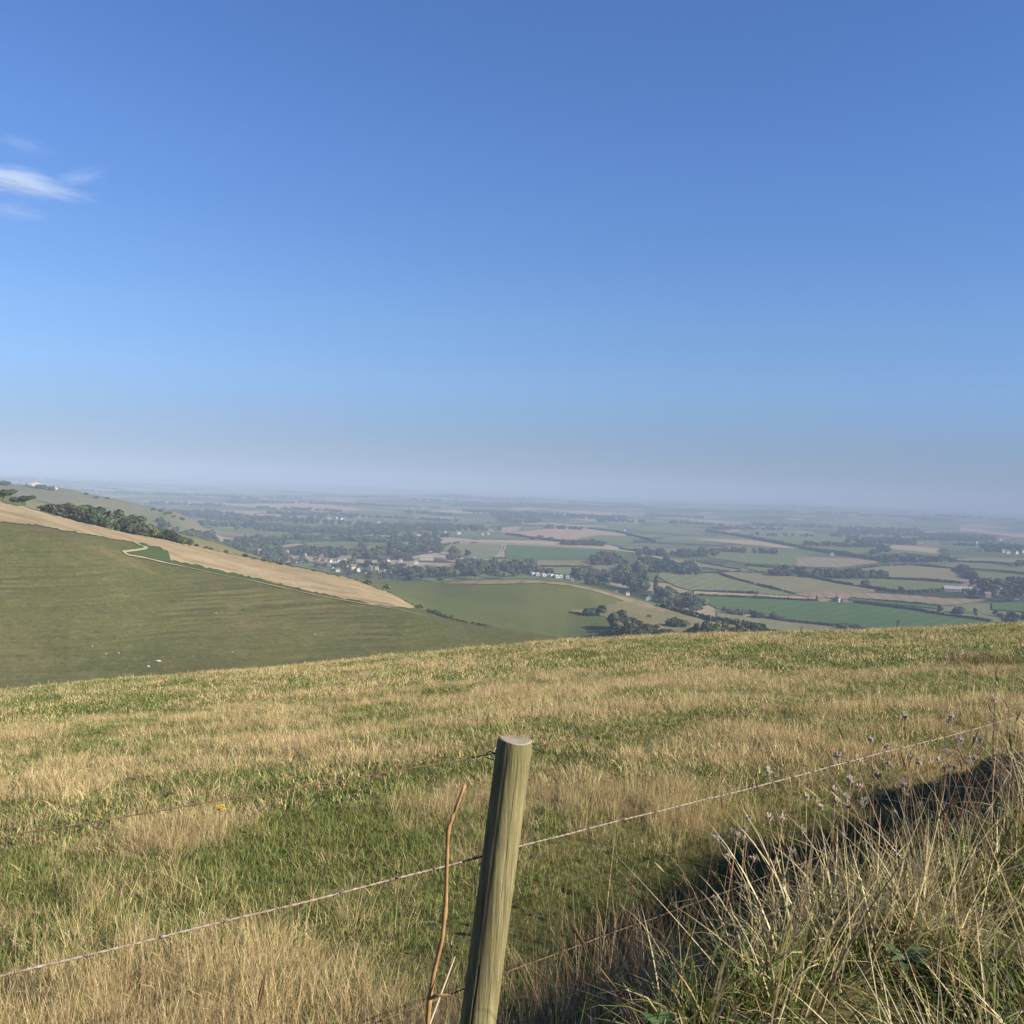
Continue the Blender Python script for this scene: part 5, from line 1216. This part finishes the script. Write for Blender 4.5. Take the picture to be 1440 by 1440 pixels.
# verge: long lush and bleached grass on the viewer's side of the fence
DARKST = np.array([(0.26, 0.175, 0.09), (0.36, 0.26, 0.14), (0.16, 0.10, 0.055), (0.50, 0.41, 0.24)]) * 0.95
VDRY = np.array([(0.52, 0.43, 0.23), (0.45, 0.35, 0.17), (0.58, 0.50, 0.29), (0.36, 0.28, 0.13)]) * 0.78
ver_p = [tuft(40, 0.11, 0.10, 0.34, 0.0062, 0.35, 0.7, 1.9, 31, 0, VDRY, LUSH, 5), tuft(40, 0.12, 0.10, 0.32, 0.0055, 0.62, 0.9, 2.0, 32, 0, VDRY, LUSH, 5), tuft(34, 0.13, 0.14, 0.46, 0.0046, 0.88, 0.8, 2.0, 33, 0.05, VDRY, LUSH, 5),
         tuft(28, 0.16, 0.16, 0.50, 0.0048, 0.97, 1.2, 1.9, 34, 0.03, VDRY, LUSH, 5), tuft(48, 0.13, 0.06, 0.22, 0.0080, 0.08, 0.8, 1.8, 35, 0, VDRY, LUSH, 5), tuft(5, 0.16, 0.40, 0.80, 0.0060, 1.0, 0.75, 1.5, 36, 0.0, VDRY * 1.15, LUSH, 6), tuft(24, 0.08, 0.18, 0.40, 0.0105, 0.0, 0.5, 1.6, 37, 0, VDRY, LUSH * 0.8, 5), tuft(6, 0.12, 0.35, 0.75, 0.0050, 1.0, 0.30, 0.5, 38, 0.6, DARKST, LUSH, 5)]
n = 9500; t_ = -1.6 + RS.rand(n) * 10.0; nn = 0.02 + RS.rand(n) * 3.4; x = POST[0] + FD[0] * t_ + FN[0] * nn; y = POST[1] + FD[1] * t_ + FN[1] * nn
k = (np.hypot(x, y) > 1.15) & (y > 0.2) & (fbm(x / 0.42, y / 0.42, 85, 2) > 0.36 + 0.1 * RS.rand(n)); x, y, t_, nn = x[k], y[k], t_[k], nn[k]; n = len(x)
v = fbm(x / 0.7, y / 0.7, 81, 3) + RS.normal(size=n) * 0.10; idx = np.where(v < 0.38, 4, np.where(v < 0.45, 0, np.where(v < 0.51, 1, np.where(v < 0.56, 2, 3)))); rr_ = RS.rand(n); idx = np.where(rr_ < 0.05, 5, np.where(rr_ < 0.11, 6, np.where(rr_ < 0.17, 7, idx)))
s = 0.75 + 0.5 * RS.rand(n); s *= 0.6 + 0.4 * sstep(0.0, 0.4, nn)
gn_scatter('verge_grass', np.c_[x, y, ground(x, y)], np.c_[RS.normal(size=n) * 0.2, RS.normal(size=n) * 0.2 - 0.05, RS.rand(n) * 6.2832], np.c_[s, s, s], idx, ver_p)
# tall dead stalks along the ditch
stk_p = [tuft(7, 0.12, 0.40, 0.85, 0.0030, 1.0, 0.16, 0.35, 41, 0.4, DARKST, GREEN, 4), tuft(6, 0.14, 0.35, 0.75, 0.0030, 1.0, 0.30, 0.5, 42, 0.3, DARKST, GREEN, 4), tuft(9, 0.12, 0.25, 0.60, 0.0026, 1.0, 0.25, 0.6, 43, 0.3, ROSY, GREEN, 4), tuft(10, 0.16, 0.2, 0.5, 0.0026, 0.9, 0.6, 1.3, 44, 0.1, DARKST, GREEN, 4)]
n = 2900; t_ = -0.3 + RS.rand(n) ** 0.85 * 9.5; nn = RS.normal(size=n) * 0.42 - 0.30; x = POST[0] + FD[0] * t_ + FN[0] * nn; y = POST[1] + FD[1] * t_ + FN[1] * nn
s = (0.60 + 0.75 * RS.rand(n)) * (0.40 + 0.60 * sstep(-0.2, 2.2, t_))
gn_scatter('dead_stalks', np.c_[x, y, ground(x, y)], np.c_[RS.normal(size=n) * 0.15, RS.normal(size=n) * 0.15, RS.rand(n) * 6.2832], np.c_[s, s, s], RS.randint(0, 4, n), stk_p)
print('GRASS', N1, N2, N3)

# ------------------------------------------------------------------ single plants of the foreground
t = NT('thistle_down'); cc = t.ramp(t.noise(t.pos(), 60), [(0.3, (0.62, 0.52, 0.38)), (0.7, (0.95, 0.84, 0.66))])
d1 = t.n('ShaderNodeBsdfDiffuse', {'Color': cc}); d2 = t.n('ShaderNodeBsdfTranslucent', {'Color': cc}); mx = t.n('ShaderNodeMixShader', {0: 0.5, 1: d1.outputs[0], 2: d2.outputs[0]}); t.t.links.new(mx.outputs[0], t.out.inputs[0]); m_fluff = t.m
m_brown = plain_mat('dead_brown', (0.16, 0.085, 0.045), 0.9, 0.3, 30); m_darkstem = plain_mat('thistle_stem', (0.36, 0.25, 0.14), 0.9, 0.25, 30); m_tan = plain_mat('dead_tan', (0.33, 0.23, 0.13), 0.9, 0.25, 30)
def thistle(seed, H):
    rg = random.Random(seed); r = thing('thistle', 'x', 'thistle')
    heads = []; b = MB(); top = Vector((rg.uniform(-.08, .08), rg.uniform(-.08, .08), H)); b.tube([(0, 0, -0.05), top * 0.5 + Vector((0.01, 0, 0)), top], [0.0042, 0.0034, 0.002], 6); heads.append(top)
    for k in range(rg.randint(4, 6)):
        f = rg.uniform(0.5, 0.95); a = rg.random() * 6.28; p0 = top * f; L = rg.uniform(0.05, 0.16); p1 = p0 + Vector((math.cos(a) * L * .7, math.sin(a) * L * .7, L))
        b.tube([p0, (p0 + p1) / 2 + Vector((math.cos(a), math.sin(a), 0)) * 0.015, p1], [0.0024, 0.0018, 0.0014], 5); heads.append(p1)
    b.build('stem', m_darkstem, r, True)
    for p in heads:
        b = MB(); b.tube([p - Vector((0, 0, .012)), p, p + Vector((0, 0, .006))], [.003, .005, .004], 6)
        for q in range(26):
            d = Vector((rg.gauss(0, 1), rg.gauss(0, 1), abs(rg.gauss(0.4, 0.7)))).normalized(); s1 = d.cross(Vector((rg.random(), rg.random(), rg.random()))).normalized() * 0.004
            e = p + d * rg.uniform(0.012, 0.022); b.add([p + s1 * .3, p - s1 * .3, e - s1, e + s1], [(0, 1, 2, 3)])
        b.build('seed_head', m_fluff, r)
    for k in range(6):
        z = rg.uniform(0.1, 0.6) * H; a = rg.random() * 6.28; d = Vector((math.cos(a), math.sin(a), -0.5)); s1 = Vector((-d.y, d.x, 0)) * 0.012; p0 = top * (z / H); b = MB()
        b.add([p0, p0 + d * 0.05 + s1, p0 + d * 0.11 + Vector((0, 0, -.03)), p0 + d * 0.05 - s1], [(0, 1, 2, 3)]); b.build('leaf', m_tan, r)
    return r
def stand(px, py, Y):            # ground point under a pixel column at depth Y
    p = at_depth(px, py, Y); return Vector((p.x, p.y, float(ground(p.x, p.y))))
TH = [thistle(1, 0.75), thistle(2, 0.6), thistle(3, 0.68)]
for i, (x, y, Y, h, lb) in enumerate([
   (1247, 1046, 5.6, 0.80, 'tallest fluffy thistle, its head touching the pale middle wire'), (1268, 1072, 5.5, 0.72, 'fluffy thistle just below the wire, right beside the tallest one'), (1284, 1105, 5.3, 0.55, 'shorter thistle at the upper edge of the dark ditch'),
   (1312, 1060, 5.9, 0.74, 'thistle with a cluster of pale heads right of the tallest one'), (1335, 1066, 6.0, 0.70, 'thistle with pale heads, third along from the tallest one'), (1362, 1042, 6.3, 0.78, 'thistle whose head droops under the pale wire towards the right edge'),
   (1345, 1076, 5.9, 0.66, 'thistle leaning over the dark shadow of the ditch'), (1396, 1040, 6.5, 0.72, 'rightmost thistle, just below the pale wire'), (1190, 1102, 5.2, 0.60, 'thistle with small spread heads in the green grass before the ditch'), (1140, 1130, 4.8, 0.58, 'low thistle with a dark stalk, halfway along the ditch'), (1172, 1124, 4.9, 0.60, 'thistle beside the brown dock stalk'),
   (1044, 1162, 4.6, 0.62, 'thistle with one big round head near the left end of the ditch'), (1014, 1168, 4.5, 0.50, 'leftmost thistle, with flattened pale heads'), (1080, 1140, 4.9, 0.5, 'low pale thistle in the green grass left of the ditch')]):
    g = stand(x, y, Y); hz_ = at_depth(x, y, Y).z - g.z; k = i % 3; s = max(0.3, hz_ / (0.75, 0.6, 0.68)[k])
    if i < 3: o = TH[k]; o.location = g; o.scale = (min(1.1, s),) * 2 + (s,); o['label'] = lb
    else: o = dup(TH[k], g, i * 1.3, lb, None, (min(1.1, s),) * 2 + (s,))
    o['group'] = 'thistles gone to seed along the fence'
def dock(name, px, py, Y, H, label, seed, mat=None):
    rg = random.Random(seed); g = stand(px, py, Y); r = thing(name, label, 'plant', g); b = MB()
    for k in range(3):
        a = rg.random() * 6.28; l_ = 0.18 * H; b.tube([(0, 0, -0.05), (math.cos(a) * l_ * .4, math.sin(a) * l_ * .4, H * .5), (math.cos(a) * l_, math.sin(a) * l_, H * rg.uniform(.8, 1))], [.006, .005, .002], 6)
    b.build('stem', m_brown, r, True); b = MB()
    for q in range(240):
        f = rg.uniform(0.35, 1); a = rg.random() * 6.28; rr_ = 0.10 * H * (1.15 - f) + rg.random() * 0.03 + 0.12 * H * f * rg.random(); p = Vector((math.cos(a) * rr_, math.sin(a) * rr_, H * f)); s_ = rg.uniform(.006, .014) * (1 if H < 1 else 2)
        u = Vector((rg.gauss(0, 1), rg.gauss(0, 1), rg.gauss(0, 1))).normalized() * s_; v_ = u.cross(Vector((rg.random(), rg.random(), rg.random())).normalized()); b.add([p - u, p - v_, p + u, p + v_], [(0, 1, 2, 3)])
    b.build('seed_cluster', mat or m_brown, r); return r
dock('dock_plant', 1165, 1160, 4.9, 0.55, 'dead red brown dock stalk among the thistles by the ditch', 1)
dock('dock_plant', 1100, 1190, 4.3, 0.42, 'pale orange withered plant at the left end of the ditch', 2, m_tan)
dock('dock_plant', 1262, 890, 60, 0.62, 'dark dead plant on the brow of the near field, the right one of two', 3)
dock('dock_plant', 1126, 905, 55, 0.5, 'dark dead plant on the brow of the near field, the left one of two', 4)
# yellow ragwort flower
g = stand(309, 1136, 5.0); zt = at_depth(309, 1136, 5.0).z; r = thing('ragwort', 'single small yellow ragwort flower in the meadow grass', 'flower', g)
b = MB(); b.tube([(0, 0, -.03), (0.01, 0, (zt - g.z) * .5), (0, 0, zt - g.z)], [.003, .0025, .002], 5); b.build('stem', plain_mat('flower_stem', (.10, .14, .04)), r)
b = MB(); H = zt - g.z
for cx, cz in ((0, 0), (.018, -.006), (-.016, -.010), (.005, .012)):
    for k in range(9):
        a = k * .7; b.add([(cx, 0, H + cz), (cx + math.cos(a) * .012 - .002, math.sin(a) * .012, H + cz + .004), (cx + math.cos(a) * .014, math.sin(a) * .014 + .003, H + cz), (cx + math.cos(a) * .010 + .003, math.sin(a) * .010, H + cz - .003)], [(0, 1, 2, 3)])
b.build('petal', plain_mat('yellow_petal', (.75, .52, .02), .7), r)
# dark gorse at the right edge of the near field
P = stand(1420, 940, 24.0); 
m_scrubleaf = leaf_mat('scrub_leaf', (0.16, 0.15, 0.06), (0.30, 0.25, 0.12))
def gorse(loc, W, H, label, seed):
    rng = np.random.RandomState(seed); lob = [(rng.normal() * W * .25, rng.normal() * W * .15, H * (.25 + .35 * rng.rand()), W * .22, W * .18, H * .28) for _ in range(8)]
    r = thing('scrub_patch', label, 'scrub', loc)
    for k in range(4):
        me = tuft(420, W * 0.26, 0.08, H, 0.010, 0.55, 0.6, 1.2, 90 + k, 0.0, ROSY * 0.55, GREEN * 0.6).data; f_ = link('foliage', me, r); f_.location = ((k - 1.5) * W * 0.33, rng.normal() * 0.12, 0.0)
    b = MB()
    for k in range(5): b.tube([(0, 0, -.1), (lob[k][0] * .5, lob[k][1] * .5, H * .3), lob[k][:3]], [.012, .009, .004], 5)
    b.build('stem', m_bark, r); return r
gorse(P, 2.0, 0.55, 'low dark patch of brown green scrub in the meadow at the right edge', 3)
# bird
b = MB(); b.tube([(-.26, 0, .02), (-.12, 0, .01), (.05, 0, 0), (.16, 0, .01), (.21, 0, .0), (.25, 0, -.01)], [.012, .045, .06, .04, .032, .006], 8)
m_black = plain_mat('dark_feather', (.02, .02, .022), .7); d = at_depth(594.3, 423, 330)
bird = thing('bird', 'tiny dark bird high in the clear blue sky', 'bird', tuple(d), 2.4); b.build('body', m_black, bird, True)
for sy in (-1, 1):
    b = MB(); v = []
    for x0, x1, y, z in ((-.06, .09, .04, .02), (-.07, .10, .22, .08), (-.10, .05, .42, .09), (-.12, -.04, .58, .05)): v += [(x0, y * sy, z), (x1, y * sy, z), (x1, y * sy, z + .012), (x0, y * sy, z + .012)]
    b.add(v, [tuple(4 * k + q for q in p) if False else (4 * k + p[0], 4 * k + p[1], 4 * k + 4 + p[1], 4 * k + 4 + p[0]) for k in range(3) for p in ((0, 1), (1, 2), (2, 3), (3, 0))] + [(12, 13, 14, 15), (3, 2, 1, 0)]); b.build('wing', m_black, bird)
b = MB(); b.add([(-.22, -.03, .02), (-.40, -.08, .02), (-.40, .08, .02), (-.22, .03, .02), (-.22, -.03, .03), (-.40, -.08, .03), (-.40, .08, .03), (-.22, .03, .03)], [(0, 3, 2, 1), (4, 5, 6, 7), (0, 1, 5, 4), (1, 2, 6, 5), (2, 3, 7, 6), (3, 0, 4, 7)]); b.build('tail', m_black, bird)

# ------------------------------------------------------------------ thin high cloud, beyond and above the haze
def cloud(px, py, R, ax, dens, seed, label, tilt=0.0):
    t = NT('cloud_vapour'); oc = t.n('ShaderNodeTexCoord').outputs['Object']
    n1 = t.noise(t.n('ShaderNodeMapping', {'Vector': oc, 'Scale': (1.5, 2.0, 2.6), 'Location': (seed * 3.7, 0, 0)}).outputs[0], 1.25, 6, 0.62, 0.9)
    r_ = t.n('ShaderNodeVectorMath', {0: oc}, operation='LENGTH').outputs['Value']
    fall = t.n('ShaderNodeMapRange', {0: r_, 1: 0.15, 2: 0.98, 3: 1.0, 4: 0.0}).outputs[0]
    d = t.math('MULTIPLY', t.ramp(t.math('ADD', n1, t.math('MULTIPLY', fall, 0.30)), [(0.58, 0.0), (0.86, 1.0)]), fall)
    pv = t.n('ShaderNodeVolumePrincipled', {'Color': (0.80, 0.90, 1.0), 'Density': t.math('MULTIPLY', d, dens), 'Anisotropy': 0.0}); t.t.links.new(pv.outputs[0], t.out.inputs['Volume'])
    bm = bmesh.new(); bmesh.ops.create_icosphere(bm, subdivisions=3, radius=1.0); me = bpy.data.meshes.new('cloud'); bm.to_mesh(me); bm.free(); me.materials.append(t.m)
    o = link('cloud', me); o.location = at_depth(px, py, R); o.scale = ax; o.rotation_euler = (0, tilt, -math.atan2(o.location.x, o.location.y)); return tag(o, label, 'cloud')
cloud(22, 256, 9000, (800, 500, 160), 0.0036, 1, 'brightest white wisp of cloud at the upper left of the sky', 0.04)
cloud(112, 250, 9000, (330, 300, 95), 0.0013, 2, 'thin tapering tip of cloud right of the bright wisp', -0.35)
cloud(20, 297, 9000, (420, 300, 130), 0.0010, 3, 'very faint veil of cloud just below the bright wisp')
cloud(30, 203, 9000, (420, 300, 90), 0.0007, 4, 'very faint veil of cloud just above the bright wisp', 0.1)

# broad-leaved weeds in the verge
t = NT('weed_leaf'); cc = t.ramp(t.noise(t.pos(obj=True), 14), [(0.35, (0.05, 0.095, 0.024)), (0.65, (0.10, 0.155, 0.045))]); t.bsdf(cc, 0.55, spec=0.35); m_weed = t.m
def weed(px, py, Y, S, label, seed):
    rg = random.Random(seed); g = stand(px, py, Y); r = thing('broadleaf_weed', label, 'weed', g)
    for k in range(9):
        a = k * 2.4 + rg.random(); L = S * rg.uniform(0.7, 1.2); el = rg.uniform(0.5, 1.1); v = []; d = Vector((math.cos(a), math.sin(a), 0)); sd_ = Vector((-d.y, d.x, 0))
        for q in range(7):
            f = q / 6.0; p = d * L * f * math.cos(el * (1 - f * 0.7)) + Vector((0, 0, 0.10 + L * (math.sin(el) * f * 1.2 - 0.55 * f * f))); w = L * 0.19 * math.sin(math.pi * (0.06 + 0.92 * f)) ** 0.8
            v += [p - sd_ * w + Vector((0, 0, w * .35)), p, p + sd_ * w + Vector((0, 0, w * .35))]
        b = MB(); b.add(v, [(3 * q + c_, 3 * q + c_ + 1, 3 * q + c_ + 4, 3 * q + c_ + 3) for q in range(6) for c_ in (0, 1)]); b.build('leaf', m_weed, r, True)
    b = MB(); b.tube([(0, 0, -0.03), (0, 0, 0.08), (0.01, 0, 0.14)], [0.006, 0.005, 0.003], 6); b.build('stem', m_weed, r, True)
weed(1195, 1420, 2.55, 0.085, 'dark broad-leaved weed at the bottom of the verge, the lower one of three', 1)
weed(1275, 1350, 3.0, 0.085, 'dark broad-leaved weed in the verge, the upper right one of three', 2)
weed(930, 1430, 2.6, 0.065, 'small broad-leaved weed in the verge right of the fence post, leftmost of three', 3)
